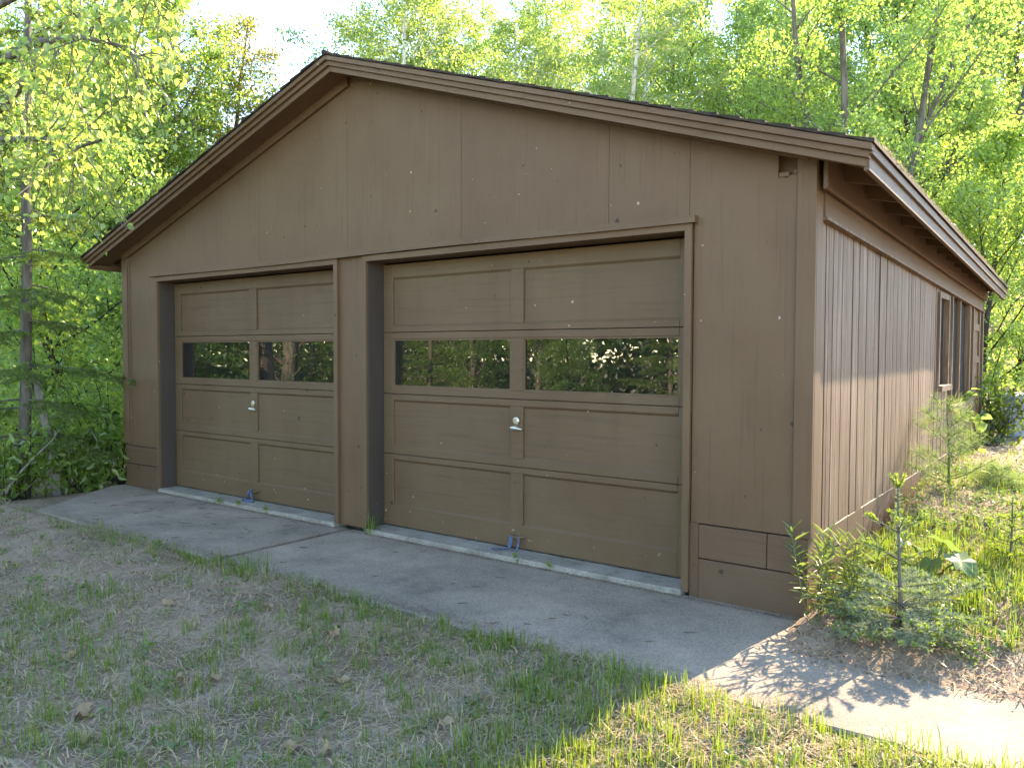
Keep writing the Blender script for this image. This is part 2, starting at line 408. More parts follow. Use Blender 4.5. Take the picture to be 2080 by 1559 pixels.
# floor slab reaching out under the doors
MB().box(.02, W-.02, .2, L-.03, -.11, .008).build('floor_slab', M['floor'], G)
for xa_, xb_ in ((A0-.005, A1+.005), (B0-.005, B1+.005)): MB().box(xa_, xb_, -.042, .199, -.11, .009).build('door_sill', M['floor'], G, .006)

# right side wall: vertical planks
S = tag(MB().box(W-.045, W-.03, .02, L-.02, .38, 2.3).build('side_wall', M['dark'], G), None)
holes = [(3.93, 4.50, 1.08, 1.93), (4.68, 6.05, .84, 2.02), (6.32, 7.06, .2, 2.05)]
y = .112; pw = [.146, .15, .139, .133, .145, .15]
k = 0
r1 = np.random.default_rng(3)
while y < L-.05:
    wd = r1.choice([.06, .085, .1, .12, .14, .15]); y1 = min(y+wd-.0022, L-.02); px = W + r1.uniform(-.003, .004)
    z0 = .385 + r1.uniform(-.016, .012)
    spans = [(z0, 2.20)]
    for ha, hb, hz0, hz1 in holes:
        if y1 > ha+.02 and y < hb-.02:
            spans = [s_ for a, c_ in spans for s_ in ((a, min(c_, hz0)), (max(a, hz1), c_)) if s_[1]-s_[0] > .03]
    for a, c_ in spans:
        b = MB()
        b.box(W-.03, px, y, y1-.010, a, c_)
        b.box(W-.03, px-.0035, y1-.010, y1, a, c_)
        b.build('plank', M['plank'], S)
    y += wd; k += 1
# frieze board, ledger and rafters under the eave (they fall slightly towards the back)
def sloped_box(x0, x1, y0, y1, z0, z1, t=TILT):
    b = MB(); b.box(x0, x1, y0, y1, z0, z1)
    b.v = [(x, yv, z+t*max(yv, 0)) for x, yv, z in b.v]; return b
sloped_box(W+.004, W+.03, .115, L-.02, 2.10, 2.40).build('frieze_board', M['trimy'], G, .003)
sloped_box(W+.002, W+.042, .115, L-.02, 2.085, 2.10).build('frieze_trim', M['plank'], G)
def eave_x(yv): return W + .335 - .0105*max(yv, 0)
# roof
R = tag(MB().build('roof', M['trimy'], G), None)
bpy.data.objects.remove(R)
YB = L+.15
def roofslab(side, u0, u1, y0, y1, d0, d1):
    """box on one roof slope between half-span distances u0..u1, depth y0..y1, and vertical offsets d0..d1 below the shingle line"""
    def pt(u, yv, d):
        uu = u - (.0105*max(yv, 0) if u > 3.6 else 0)
        return (CX+side*uu, yv, ZTOP-SL*uu+TILT*max(yv, 0)-d)
    b = MB(); ring = lambda yv: [pt(u0, yv, d1), pt(u1, yv, d1), pt(u1, yv, d0), pt(u0, yv, d0)]
    b.loft(ring(y0), ring(y1)); return b
UE = CX+.335
b = MB()
for s_ in (-1, 1):
    t_ = roofslab(s_, 0, UE-.005, -.235, YB, .016, .036); b.add(t_.v, t_.f)
R = b.build('roof', M['trimy'], G)
for s_ in (-1, 1):
    for n_, (ya, da, db) in {'rake_moulding': (-.268, .014, .048), 'rake_fascia_upper': (-.245, .048, .083), 'rake_fascia_lower': (-.222, .083, .124)}.items():
        roofslab(s_, 0.0, UE-(.0 if da < .02 else .018 if da < .06 else .03), ya, -.20, da, db).build('rake_board', M['trim'], R, .002)
    roofslab(s_, .0, UE-.05, -.199, -.004, .085, .10).build('rake_soffit', M['trim'], R)
    roofslab(s_, .03, UE-.36, -.030, -.003, .101, .165 if s_ < 0 else .115).build('rake_frieze', M['trim'], R)
    # shingle courses, small butt steps towards the eave
    nc = 30
    for k in range(nc):
        u1 = UE+.012-(k)*(UE/nc); u0 = max(u1-UE/nc-.03, 0.0)
        yo = -.28 + random.uniform(-.006, .008)
        b = MB()
        def pt(u, yv, d):
            uu = u - (.0105*max(yv, 0) if u > 3.6 else 0)
            return (CX+s_*uu, yv, ZTOP-SL*uu+TILT*max(yv, 0)+d)
        jit = random.uniform(0, .006)
        ring = lambda yv: [pt(u0, yv, -.008), pt(u1, yv, -.012), pt(u1, yv, .006+jit), pt(u0, yv, -.003)]
        b.loft(ring(yo), ring(YB+.02)); b.build('shingle_course', M['shingle'], R)
MB().tube([(CX, -.285, ZTOP+.0), (CX, YB+.02, ZTOP+TILT*YB)], .022, 8).build('ridge_cap', M['shingle'], R)
def eave_board(side, x_in, x_out, z0, z1, ya, yb, name='eave_fascia', mat='trimy'):
    b = MB()
    def ring(yv):
        sh = .0105*max(yv, 0); zz = TILT*max(yv, 0)
        a_, c_ = CX+side*(x_in-sh), CX+side*(x_out-sh)
        return [(a_, yv, z0+zz), (c_, yv, z0+zz), (c_, yv, z1+zz), (a_, yv, z1+zz)]
    b.loft(ring(ya), ring(yb)); b.build(name, M[mat], R, .002)
ze = ZTOP-SL*UE
for s_ in (-1, 1):
    eave_board(s_, UE-.045, UE-.02, ze-.13, ze-.052, -.218, YB)
    eave_board(s_, UE-.022, UE-.002, ze-.060, ze-.016, -.243, YB)
    ny_ = 0; yv = .345
    while yv < L:
        b = MB()
        def ring(u, dlo):
            zz = TILT*yv; sh = .0105*yv if u > 3.6 else 0
            x = CX+s_*(u-sh); z1 = ZTOP-SL*(u-sh)+zz-.037
            return [(x, yv-.019, z1-dlo), (x, yv+.019, z1-dlo), (x, yv+.019, z1), (x, yv-.019, z1)]
        b.loft(ring(CX-.02, .105), ring(UE-.046, .078)); b.build('rafter_tail', M['trimy'], R)
        yv += .505
sloped_box(W+.045, W+.07, .0, L-.02, 2.222, 2.40).build('rafter_ledger', M['trimy'], G, .003)

# windows and rear door on the side
def side_window(y0, y1, z0, z1, sill=True, post=None):
    f = MB(); fw = .05
    f.box(W-.03, W+.022, y0-fw, y0, z0-.02, z1+fw); f.box(W-.03, W+.022, y1, y1+fw, z0-.02, z1+fw); f.box(W-.03, W+.02, y0, y1, z1, z1+fw)
    if post: f.box(W-.05, W+.006, post-.03, post+.03, z0, z1)
    fo = f.build('side_window', M['plank'], G)
    MB().box(W-.06, W+.055, y0-.07, y1+.07, z0-.055, z0-.004).build('window_sill', M['plank'], fo)
    MB().box(W-.12, W-.115, y0, y1, z0, z1).build('window_pane', M['glass'], fo)
side_window(3.97, 4.46, 1.09, 1.90)
side_window(4.74, 5.99, .86, 1.98, post=5.36)
f = MB(); d0, d1 = 6.36, 7.02
for za, zb in ((.22, .40), (.85, .93), (1.28, 1.36), (1.66, 1.74), (1.97, 2.05)): f.box(W-.02, W+.012, d0+.09, d1-.09, za, zb)
f.box(W-.02, W+.014, d0, d0+.09, .2, 2.05); f.box(W-.02, W+.014, d1-.09, d1, .2, 2.05)
DR = f.build('side_door', M['trimv'], G)
for za, zb in ((.40, .85), (.93, 1.28), (1.36, 1.66), (1.74, 1.97)): MB().box(W-.016, W-.006, d0+.09, d1-.09, za, zb).build('door_panel', M['trimv'], DR)
MB().box(W, W+.03, L-.09, L, .3, 2.2).build('corner_board', M['trimv'], G)

# lintel and casings round the openings
def lint(x0, x1, y0, y1, z0, z1, name, mat='trim', par=G):
    b = MB(); n = 14; A = []; B_ = []
    for i in range(n):
        x = x0+(x1-x0)*i/(n-1); dz = .006*math.sin(x*1.7+.6)
        A.append((x, z0+dz)); B_.append((x, z1+dz))
    for i in range(n-1):
        b.add([(A[i][0], y0, A[i][1]), (A[i+1][0], y0, A[i+1][1]), (A[i+1][0], y1, A[i+1][1]), (A[i][0], y1, A[i][1]),
               (B_[i][0], y0, B_[i][1]), (B_[i+1][0], y0, B_[i+1][1]), (B_[i+1][0], y1, B_[i+1][1]), (B_[i][0], y1, B_[i][1])],
              [(0, 3, 2, 1), (4, 5, 6, 7), (0, 1, 5, 4), (2, 3, 7, 6)] + ([(3, 0, 4, 7)] if i == 0 else []) + ([(1, 2, 6, 5)] if i == n-2 else []))
    return b.build(name, M[mat], par)
lint(.568, 6.378, -.05, -.002, 2.118, 2.158, 'drip_cap')
for x0, x1 in ((A0, A1), (B0, B1)):
    b = MB(); yf, yb_ = -.026, -.003
    # mitred head casing and two legs
    b.loft([(x0-.043, yf, H+.043), (x0, yf, H), (x1, yf, H), (x1+.043, yf, H+.043)], [(x0-.043, yb_, H+.043), (x0, yb_, H), (x1, yb_, H), (x1+.043, yb_, H+.043)])
    b.build('head_casing', M['trim'], G)
    for xa, xb in ((x0-.043, x0), (x1+.043, x1)):
        b = MB(); zb0 = .0
        p = [(xa, zb0), (xb, zb0), (xb, H-.001), (xa, H+.042)]
        b.loft([(x, yf, z) for x, z in p], [(x, yb_+.003, z) for x, z in p]); b.build('side_casing', M['trimv'], G)
    # jambs lining the reveal
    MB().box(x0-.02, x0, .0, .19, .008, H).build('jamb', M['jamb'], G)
    MB().box(x1, x1+.02, .0, .19, .008, H).build('jamb', M['trimv'], G)
    MB().box(x0, x1, .0, .19, H, H+.02).build('jamb', M['trim'], G)

# sectional doors
def garage_door(x0, x1, label, warp=0.0, strap=True):
    D = tag(empty('garage_door'), label); D.parent = G
    yf = .158; xa, xb = x0+.004, x1-.004; mid = (x0+x1)/2-.005
    zs = [.018, .583, 1.054, 1.532, 2.062]
    rails = [(.155, .042), (.055, .046), (.055, .05), (.045, .105)]     # lower, upper rail of each section
    for i in range(4):
        z0, z1 = zs[i]+.002, zs[i+1]-.002; lo, up = rails[i]
        f = MB()
        f.box(xa, xa+.105, yf, yf+.035, z0, z1); f.box(xb-.105, xb, yf, yf+.035, z0, z1); f.box(mid-.054, mid+.054, yf, yf+.035, z0+lo, z1-up)
        f.box(xa+.105, xb-.105, yf, yf+.035, z0, z0+lo); f.box(xa+.105, xb-.105, yf, yf+.035, z1-up, z1)
        f.build('section_frame', M['door'], D, .003)
        for pa, pb in ((xa+.105, mid-.054), (mid+.054, xb-.105)):
            za, zb = z0+lo, z1-up
            if i == 2:
                MB().box(pa+.001, pb-.001, yf+.018, yf+.021, za+.001, zb-.001).build('window_pane', M['glass'], D)
                m_ = MB(); e = .012
                m_.box(pa, pb, yf+.006, yf+.017, za, za+e); m_.box(pa, pb, yf+.006, yf+.017, zb-e, zb); m_.box(pa, pa+e, yf+.006, yf+.017, za+e, zb-e); m_.box(pb-e, pb, yf+.006, yf+.017, za+e, zb-e)
                m_.build('glazing_bead', M['door'], D)
            else:
                MB().box(pa, pb, yf+.016, yf+.026, za, zb).build('door_panel', M['door'], D)
                m_ = MB(); e = .014
                for q in range(4):
                    pass
                m_.loft([(pa, yf+.003, za), (pb, yf+.003, za), (pb, yf+.0155, za+e), (pa, yf+.0155, za+e)], [(pa, yf+.02, za-.002), (pb, yf+.02, za-.002), (pb, yf+.02, za+e), (pa, yf+.02, za+e)])
                m_.loft([(pa, yf+.0155, zb-e), (pb, yf+.0155, zb-e), (pb, yf+.003, zb), (pa, yf+.003, zb)], [(pa, yf+.02, zb-e), (pb, yf+.02, zb-e), (pb, yf+.02, zb+.002), (pa, yf+.02, zb+.002)])
                m_.build('panel_moulding', M['door'], D)
    MB().box(xa, xb, .21, .215, .02, H).build('door_backing', M['dark'], D) if False else None
    # lock and handle
    lk = MB(); lk.tube([(mid, yf-.001, .905), (mid, yf-.010, .905), (mid, yf-.014, .905)], [.027, .026, .018], 14); lk.build('lock_cylinder', M['metal'], D)
    h = MB(); h.tube([(mid, yf-.001, .858), (mid, yf-.03, .858)], [.018, .013], 10)
    h.tube([(mid-.024, yf-.032, .856), (mid+.0, yf-.036, .858), (mid+.03, yf-.034, .854), (mid+.066, yf-.03, .850)], [.012, .014, .009, .007], 8)
    h.build('handle', M['metal'], D)
    lh = MB(); zl = .105
    lh.tube([(mid-.02, yf, zl), (mid-.015, yf-.03, zl-.002), (mid+.045, yf-.03, zl-.006), (mid+.075, yf-.012, zl), (mid+.085, yf, zl+.004)], [.009]*5, 7)
    lh.build('lift_handle', M['door'], D)
    return D, mid
D1, mid1 = garage_door(A0, A1, 'far garage door with dark windows showing a tree trunk reflection')
D2, mid2 = garage_door(B0, B1, 'near garage door with bright foliage reflected in its windows')
def ribbon(pts, width, name, par, up=(1, 0, 0)):
    V = []; F = []
    for i, p in enumerate(pts):
        p = Vector(p); w_ = Vector(up[i] if isinstance(up[0], (tuple, list)) else up).normalized()*width*.5
        V += [tuple(p-w_), tuple(p+w_), tuple(p+w_+Vector((0, -.003, .002))), tuple(p-w_+Vector((0, -.003, .002)))]
    for i in range(len(pts)-1):
        for j in range(4): F.append((i*4+j, i*4+(j+1)%4, i*4+4+(j+1)%4, i*4+4+j))
    F += [(3, 2, 1, 0), tuple(len(V)-4+j for j in range(4))]
    return MB().add(V, F).build(name, M['strap'], par)
ribbon([(mid2-.012, .126, .105), (mid2-.012, .112, .10), (mid2-.016, .112, .06), (mid2-.024, .108, .026), (mid2-.05, .09, .016), (mid2-.10, .07, .013), (mid2-.125, .05, .022), (mid2-.10, .035, .014), (mid2-.05, .05, .020)], .03, 'pull_strap', D2)
ribbon([(mid2+.05, .120, .10), (mid2+.052, .115, .06), (mid2+.05, .10, .02), (mid2+.02, .08, .012)], .016, 'pull_strap', D2)
b = MB(); b.tube([(mid1-.012, .128, .112), (mid1-.016, .112, .10), (mid1-.035, .108, .06), (mid1-.055, .10, .026), (mid1-.02, .088, .020), (mid1+.04, .082, .022), (mid1+.062, .092, .030), (mid1+.035, .105, .055), (mid1+.0, .114, .10)], [.011]*9, 6)
b.tube([(mid1-.07, .082, .018), (mid1+.0, .076, .016), (mid1+.085, .085, .018)], [.010, .012, .010], 6); b.build('pull_strap', M['strap'], D1, 0, True)

# ------------------------------------------------------------------ trees
def tube_np(paths, rads, n):
    """many tubes at once -> V,F (quads)"""
    V = []; F = []; o = 0
    for P_, r_ in zip(paths, rads):
        P_ = np.asarray(P_, float); k = len(P_); r_ = np.broadcast_to(np.asarray(r_, float), (k,))
        t = unit(np.gradient(P_, axis=0)); a = np.cross(t, [0, 0, 1.0]); bad = np.linalg.norm(a, axis=1) < .05
        a[bad] = np.cross(t[bad], [1.0, 0, 0]); a = unit(a); b_ = np.cross(t, a)
        q = np.linspace(0, 2*np.pi, n, endpoint=False)
        V.append((P_[:, None]+r_[:, None, None]*(a[:, None]*np.cos(q)[None, :, None]+b_[:, None]*np.sin(q)[None, :, None])).reshape(-1, 3))
        i = np.arange(k-1)[:, None]*n; j = np.arange(n)[None]
        F.append(np.stack([i+j, i+(j+1) % n, i+n+(j+1) % n, i+n+j], -1).reshape(-1, 4)+o); o += k*n
    return np.concatenate(V), np.concatenate(F)
def joinVF(parts):
    V = []; F = []; o = 0
    for v, f in parts: V.append(v); F.append(f+o); o += len(v)
    return np.concatenate(V), np.concatenate(F)
def curve(p0, d0, length, n, bend, wig, r):
    P_ = [np.array(p0, float)]; d = unit(np.array(d0, float))
    for i in range(n):
        d = unit(d + np.array(bend)/n + r.normal(0, wig, 3)); P_.append(P_[-1]+d*length/n)
    return np.array(P_)
def tree_meshes(seed, H=11, r0=.13, lo=.22, R=3.0, nlimb=34, nleaf=16000, lsize=.10, leafmat='leaf', barkmat='bark', wig=.05, lean=(0, 0), stems=1, droop=.4, twig_drop=0., up_ang=(25, 60), clump=.13, shape='oval'):
    r = np.random.default_rng(seed)
    big = []; bigr = []; limbs = []; twigs = []; twr = []; tips = []
    for s_ in range(stems):
        a = r.uniform(0, 6.28)
        d0 = (lean[0]+(.22*math.cos(a) if stems > 1 else 0), lean[1]+(.22*math.sin(a) if stems > 1 else 0), 1)
        hh = H*r.uniform(.85, 1) if stems > 1 else H
        tp = curve((.08*math.cos(a)*(stems > 1), .08*math.sin(a)*(stems > 1), -.3), d0, hh, 14, (0, 0, .2), wig, r)
        f = np.linspace(0, 1, len(tp)); rr = r0*(1 if stems == 1 else .75)*(1-f)**.8+.012; rr[0] *= 1.35
        big.append(tp); bigr.append(rr)
        nl = nlimb//stems
        for i in range(nl):
            t = lo+(.97-lo)*(i+r.uniform(0, 1))/nl; q = t*(len(tp)-1); j = int(q); p0 = tp[j]+(tp[min(j+1, len(tp)-1)]-tp[j])*(q-j)
            az = i*2.399+r.uniform(-.5, .5); el = math.radians(r.uniform(*up_ang))
            prof = (math.sin(math.pi*min(1, (t-lo)/(1-lo)*.8+.2))**.7 if shape == 'oval' else (1-(t-lo)/(1-lo))*.95+.12)
            ln = R*prof*r.uniform(.7, 1.15)
            lp = curve(p0, (math.cos(az)*math.cos(el), math.sin(az)*math.cos(el), math.sin(el)), ln, 6, (0, 0, .25-twig_drop), .10, r)
            limbs.append(lp); lr = max(.35*rr[min(j, len(rr)-1)], .012)
            twigs.append(lp); twr.append(np.linspace(lr, .006, len(lp)))
            for k_ in range(max(5, int(ln*4.6))):
                u = r.uniform(.2, 1); q2 = u*(len(lp)-1); j2 = min(int(q2), len(lp)-2); p1 = lp[j2]+(lp[j2+1]-lp[j2])*(q2-j2)
                dd = unit(lp[j2+1]-lp[j2])+r.normal(0, .65, 3); dd[2] -= twig_drop
                tw = curve(p1, dd, ln*r.uniform(.2, .45)*(1.2-u*.5), 4, (0, 0, -twig_drop), .14, r)
                twigs.append(tw); twr.append(np.linspace(.007, .003, len(tw))); tips.append(tw)
    V1, F1 = tube_np(big, bigr, 9); V2, F2 = tube_np(twigs, twr, 4)
    Vt, Ft = joinVF([(V1, F1), (V2, F2)])
    T = np.stack(tips)      # (n,5,3)
    idx = r.integers(0, len(T), nleaf); u = r.uniform(.05, 1, nleaf)**.7*4; j = np.minimum(u.astype(int), 3); fr = (u-j)[:, None]
    c = T[idx, j]*(1-fr)+T[idx, j+1]*fr + r.normal(0, clump, (nleaf, 3))*np.array([1, 1, .7])
    Vl, Fl = leaves(c, lsize, droop, r=r)
    return np_mesh('trunk', Vt, Ft, M[barkmat], True), np_mesh('crown', Vl, Fl, M[leafmat])
def plant_tree(meshes, loc, rz, s, name, label, group=None, cat='tree', drop=True):
    x, y_ = loc[:2]; z = float(gz(x, y_)) if len(loc) < 3 else loc[2]
    e = tag(empty(name, (x, y_, z), rz, s), label, cat, group)
    link('trunk', meshes[0], e); link('crown', meshes[1], e); return e
def polar(px, d):   # map point seen at picture column px, at distance d from the camera spot
    az = -36.646+math.degrees(math.atan((px-1040)/1609.26))
    return (CAM.x+d*math.sin(math.radians(az)), CAM.y+d*math.cos(math.radians(az)))

MAPLE = tree_meshes(11, 11, .13, .14, 3.1, 44, 28000, .088, 'leaf', 'bark')
MAPLE2 = tree_meshes(12, 10, .10, .10, 2.7, 40, 25000, .083, 'leaf', 'bark_dark', wig=.07)
MULTI = tree_meshes(13, 11, .15, .20, 3.0, 48, 27000, .083, 'leaf', 'bark', stems=4, wig=.04)
BIRCH = tree_meshes(14, 12, .12, .46, 2.5, 46, 22000, .085, 'leaf_pale', 'birch', twig_drop=.35, wig=.03)
BIRCH2 = tree_meshes(15, 12, .13, .46, 2.7, 46, 22000, .085, 'leaf_pale', 'birch', stems=2, twig_drop=.3, wig=.03)
OAK = tree_meshes(16, 11, .12, .25, 2.6, 40, 12000, .10, 'leaf_gold', 'bark', wig=.07)
PALE = tree_meshes(17, 8.5, .09, .08, 2.3, 40, 16000, .09, 'leaf_pale', 'bark', wig=.05)
YOUNG = tree_meshes(18, 6, .05, .05, 1.7, 34, 15000, .076, 'leaf', 'bark_dark', wig=.07)

TG = 'trees in the woods behind the garage'
big = [
 (MAPLE, polar(262, 18), .3, .86, 'maple_tree', 'large green maple with grey trunk beyond the low left end of the roof'),
 (MAPLE2, polar(195, 18), 1.2, .92, 'maple_tree', 'slim dark-trunked maple just left of the large grey-trunked one'),
 (YOUNG, polar(148, 11.5), 2.2, 1.0, 'young_tree', 'thin crooked dark sapling tree left of the garage, before the maples'),
 (OAK, polar(352, 20), .8, .85, 'oak_tree', 'yellowish young-leaved oak with sparse branches against the blue sky'),
 (PALE, polar(500, 21), 2.0, .82, 'pale_tree', 'short pale green tree under the open patch of blue sky'),
 (BIRCH, polar(800, 18), .2, .82, 'birch_tree', 'white birch above the roof peak, leftmost of the birches'),
 (BIRCH2, polar(858, 17.5), 1.0, .84, 'birch_tree', 'white birch forking into two stems, right of the roof peak'),
 (BIRCH2, polar(1238, 16.5), 3.6, .80, 'birch_tree', 'white birch with two spreading stems above the middle of the long roof slope'),
 (BIRCH, polar(1050, 19), 2.0, .80, 'birch_tree', 'bushy yellow-green birch between the two forked birches'),
 (MULTI, polar(1738, 14.5), .6, .82, 'maple_tree', 'grey maple with several stems rising behind the right roof corner'),
 (MAPLE, polar(1560, 18), 2.4, .84, 'maple_tree', 'fresh green maple left of the many-stemmed maple behind the roof'),
 (PALE, polar(640, 23), 4.0, .9, 'pale_tree', 'pale yellow-green tree low behind the roof just left of its peak'),
 (MAPLE2, polar(1910, 19), 3.1, .9, 'maple_tree', 'tall green maple standing above the far end of the right eave'),
]
for ms, loc, rz, s_, nm, lb in big: plant_tree(ms, loc, rz, s_, nm, lb, TG)
far = [(MAPLE, 30, 21, .95), (PALE, 110, 23, 1.0), (MAPLE2, 300, 25, .95), (PALE, 440, 26, .8), (BIRCH, 700, 25, .85), (MAPLE, 950, 25, 1.05), (BIRCH, 1150, 25, .98), (MAPLE2, 1330, 24, 1.15), (PALE, 1430, 23, .95), (MAPLE, 1660, 24, 1.1), (MAPLE2, 1800, 23, 1.1), (MULTI, 1985, 25, 1.05), (PALE, 2050, 29, 1.2), (MAPLE2, -80, 17, .9), (MAPLE, 2010, 34, 1.2), (MAPLE, 1870, 30, 1.15), (MAPLE, 230, 29, 1.0), (PALE, 1230, 27, 1.2), (PALE, 840, 27, 1.15), (MAPLE, 1520, 28, 1.1)]
FARLAB = ['green tree deep in the woods directly behind the hemlock', 'pale tree deep in the woods between the hemlock and the slim maple', 'green tree deep in the woods just right of the large grey-trunked maple',
 'pale low treetop below the open patch of sky', 'birch top peeping over the roof immediately left of the white birches', 'leafy green tree between the forked birch near the peak and the bushy birch', 'birch top behind the bushy yellow-green birch, to its right',
 'dark-trunked tree just right of the spreading twin-stemmed birch', 'pale tree beside the small gap of sky above the long roof slope', 'green tree filling the space left of the many-stemmed maple', 'tree close behind and right of the many-stemmed maple',
 'many-stemmed tree deep in the woods above the far end of the eave', 'pale tree at the right picture edge high above the trash can', 'tree at the extreme left picture edge beyond the hanging birch leaves', 'tallest distant tree at the right edge beyond the many-stemmed tree',
 'distant green tree between the many-stemmed maple and the far eave end', 'distant green tree behind the slim dark-trunked maple', 'distant pale tree seen through the fork of the spreading birch', 'distant pale tree seen between the stems of the birch near the peak', 'distant green tree behind the fresh green maple over the roof']
for i, (ms, px, d, s_) in enumerate(far):
    plant_tree(ms, polar(px, d), i*1.7, s_, 'woodland_tree', FARLAB[i], 'trees deep in the woods')
low = [(60, 14), (230, 15), (330, 17), (1990, 13.6), (1930, 16), (2055, 16.5), (100, 18)]
for i, (px, d) in enumerate(low):
    plant_tree(YOUNG, polar(px, d), i*2.1, .62+.09*(i % 4), 'understory_tree', ['small understory tree left of the hemlock trunk', 'small bright understory tree just left of the far garage corner', 'small understory tree under the low left end of the roof', 'small understory tree against the far end of the side wall', 'small understory tree beyond the far end of the side wall', 'small understory tree above the trash can', 'small understory tree between the hemlock and the crooked sapling'][i], 'understory trees', 'sapling')

# ---------------------------------------------------------------- needle foliage
def needles(paths, per_m, ln, wd, r, ang=.9, flat=0.0, tip=1.0):
    """needle blades set along many short shoots"""
    C = []; Dn = []
    for P_ in paths:
        P_ = np.asarray(P_); seg = np.linalg.norm(np.diff(P_, axis=0), axis=1); n = max(3, int(seg.sum()*per_m))
        u = r.uniform(0, len(P_)-1.001, n); j = u.astype(int); f = (u-j)[:, None]
        C.append(P_[j]*(1-f)+P_[j+1]*f); t = unit(P_[j+1]-P_[j]); q = r.normal(size=(n, 3)); q[:, 2] *= (1-flat); q = unit(q-(q*t).sum(1, keepdims=True)*t)
        Dn.append(unit(t*(1-ang*.55)+q*ang))
    C = np.concatenate(C); Dn = np.concatenate(Dn); n = len(C); l_ = ln*r.uniform(.7, 1.2, n)[:, None]
    s_ = unit(np.cross(Dn, r.normal(size=(n, 3))))*wd*.5
    V = np.stack([C-s_, C+s_, C+Dn*l_+s_*.4, C+Dn*l_-s_*.4], 1).reshape(-1, 3)
    return V, np.arange(n)[:, None]*4+np.array([0, 1, 2, 3])
def conifer(seed, H, r0, lo, R, nwh, per=5, droop=.25, needle=.022, nw=.005, per_m=90, sub=7, mat='needle', bark_='bark', taper=1.0, tipnew=None, wig=.015, flat=.75, levels=2):
    r = np.random.default_rng(seed)
    tp = curve((0, 0, -.05), (0, 0, 1), H, 14, (0, 0, .2), wig, r); f = np.linspace(0, 1, len(tp))
    paths = [tp]; rads = [r0*(1-f)**.85+.003]; shoots = []; tips = []
    for i in range(nwh):
        t = lo+(1-lo)*(i+.5)/nwh
        for k_ in range(per):
            tt = min(t+r.uniform(-.5, .5)*(1-lo)/nwh*.5, .985); q = tt*(len(tp)-1); j = min(int(q), len(tp)-2); p0 = tp[j]+(tp[j+1]-tp[j])*(q-j)
            az = k_*6.283/per+i*1.1+r.uniform(-.35, .35); ln = R*((1-(tt-lo)/(1-lo))**taper*.9+.1)*r.uniform(.6, 1.15)
            bp = curve(p0, (math.cos(az), math.sin(az), .25-.3*droop), ln, 6, (0, 0, -droop), .06, r)
            paths.append(bp); rads.append(np.linspace(max(.2*r0*(1-tt)+.002, .003), .0015, len(bp)))
            side = unit(np.cross(bp[-1]-bp[0], [0, 0, 1.0]))
            ns = max(3, int(sub*ln/R)+2)
            for m_ in range(ns):
                u = .18+.8*(m_+r.uniform(0, 1))/ns; q2 = u*(len(bp)-1); j2 = min(int(q2), len(bp)-2); p1 = bp[j2]+(bp[j2+1]-bp[j2])*(q2-j2)
                sg = 1 if m_ % 2 else -1; dd = unit(bp[j2+1]-bp[j2])*.7+side*sg*r.uniform(.5, 1.0)+r.normal(0, .1, 3)
                s1 = curve(p1, dd, ln*.45*(1.1-u*.6)*r.uniform(.7, 1.2), 4, (0, 0, -droop*.6), .08, r); shoots.append(s1)
                if levels > 2:
                    for w_ in range(4):
                        u3 = r.uniform(.2, .95)*(len(s1)-1); j3 = min(int(u3), len(s1)-2); sd_ = unit(np.cross(s1[-1]-s1[0], [0, 0, 1.0]))
                        shoots.append(curve(s1[j3], unit(s1[j3+1]-s1[j3])*.8+sd_*(1 if w_ % 2 else -1)*.8, ln*.18*r.uniform(.6, 1.2), 3, (0, 0, -droop*.5), .08, r))
                tips.append(s1[-2:])
            shoots.append(bp[2:]); tips.append(bp[-2:])
    tr_ = np_mesh('trunk', *tube_np(paths+[s for s in shoots], rads+[np.linspace(.003, .0012, len(s)) for s in shoots], 5), M[bark_], True)
    cr = np_mesh('crown', *needles(shoots, per_m, needle, nw, r, flat=flat), M[mat])
    out = [tr_, cr]
    if tipnew: out.append(np_mesh('new_growth', *needles(tips, per_m*1.6, needle*.8, nw*1.2, r, ang=.7, flat=0), M[tipnew]))
    return out
def plant_conifer(ms, loc, rz, s_, name, label, cat='tree', group=None, lean=(0, 0)):
    e = plant_tree(ms, loc, rz, s_, name, label, group, cat)
    if len(ms) > 2: link('new_growth', ms[2], e)
    e.rotation_euler = (lean[0], lean[1], rz); return e
HEM = conifer(21, 9.0, .062, .05, 1.0, 22, 4, .45, .034, .010, 190, 10, 'needle', levels=3)
plant_conifer(HEM, (-.70, -.72), .4, 1.0, 'hemlock_tree', 'slender dark-trunked hemlock with feathery branches at the far left edge')
PINEBIG = conifer(22, 11, .16, .04, 2.8, 20, 6, .25, .11, .02, 80, 9, 'needle', levels=2, flat=.4)
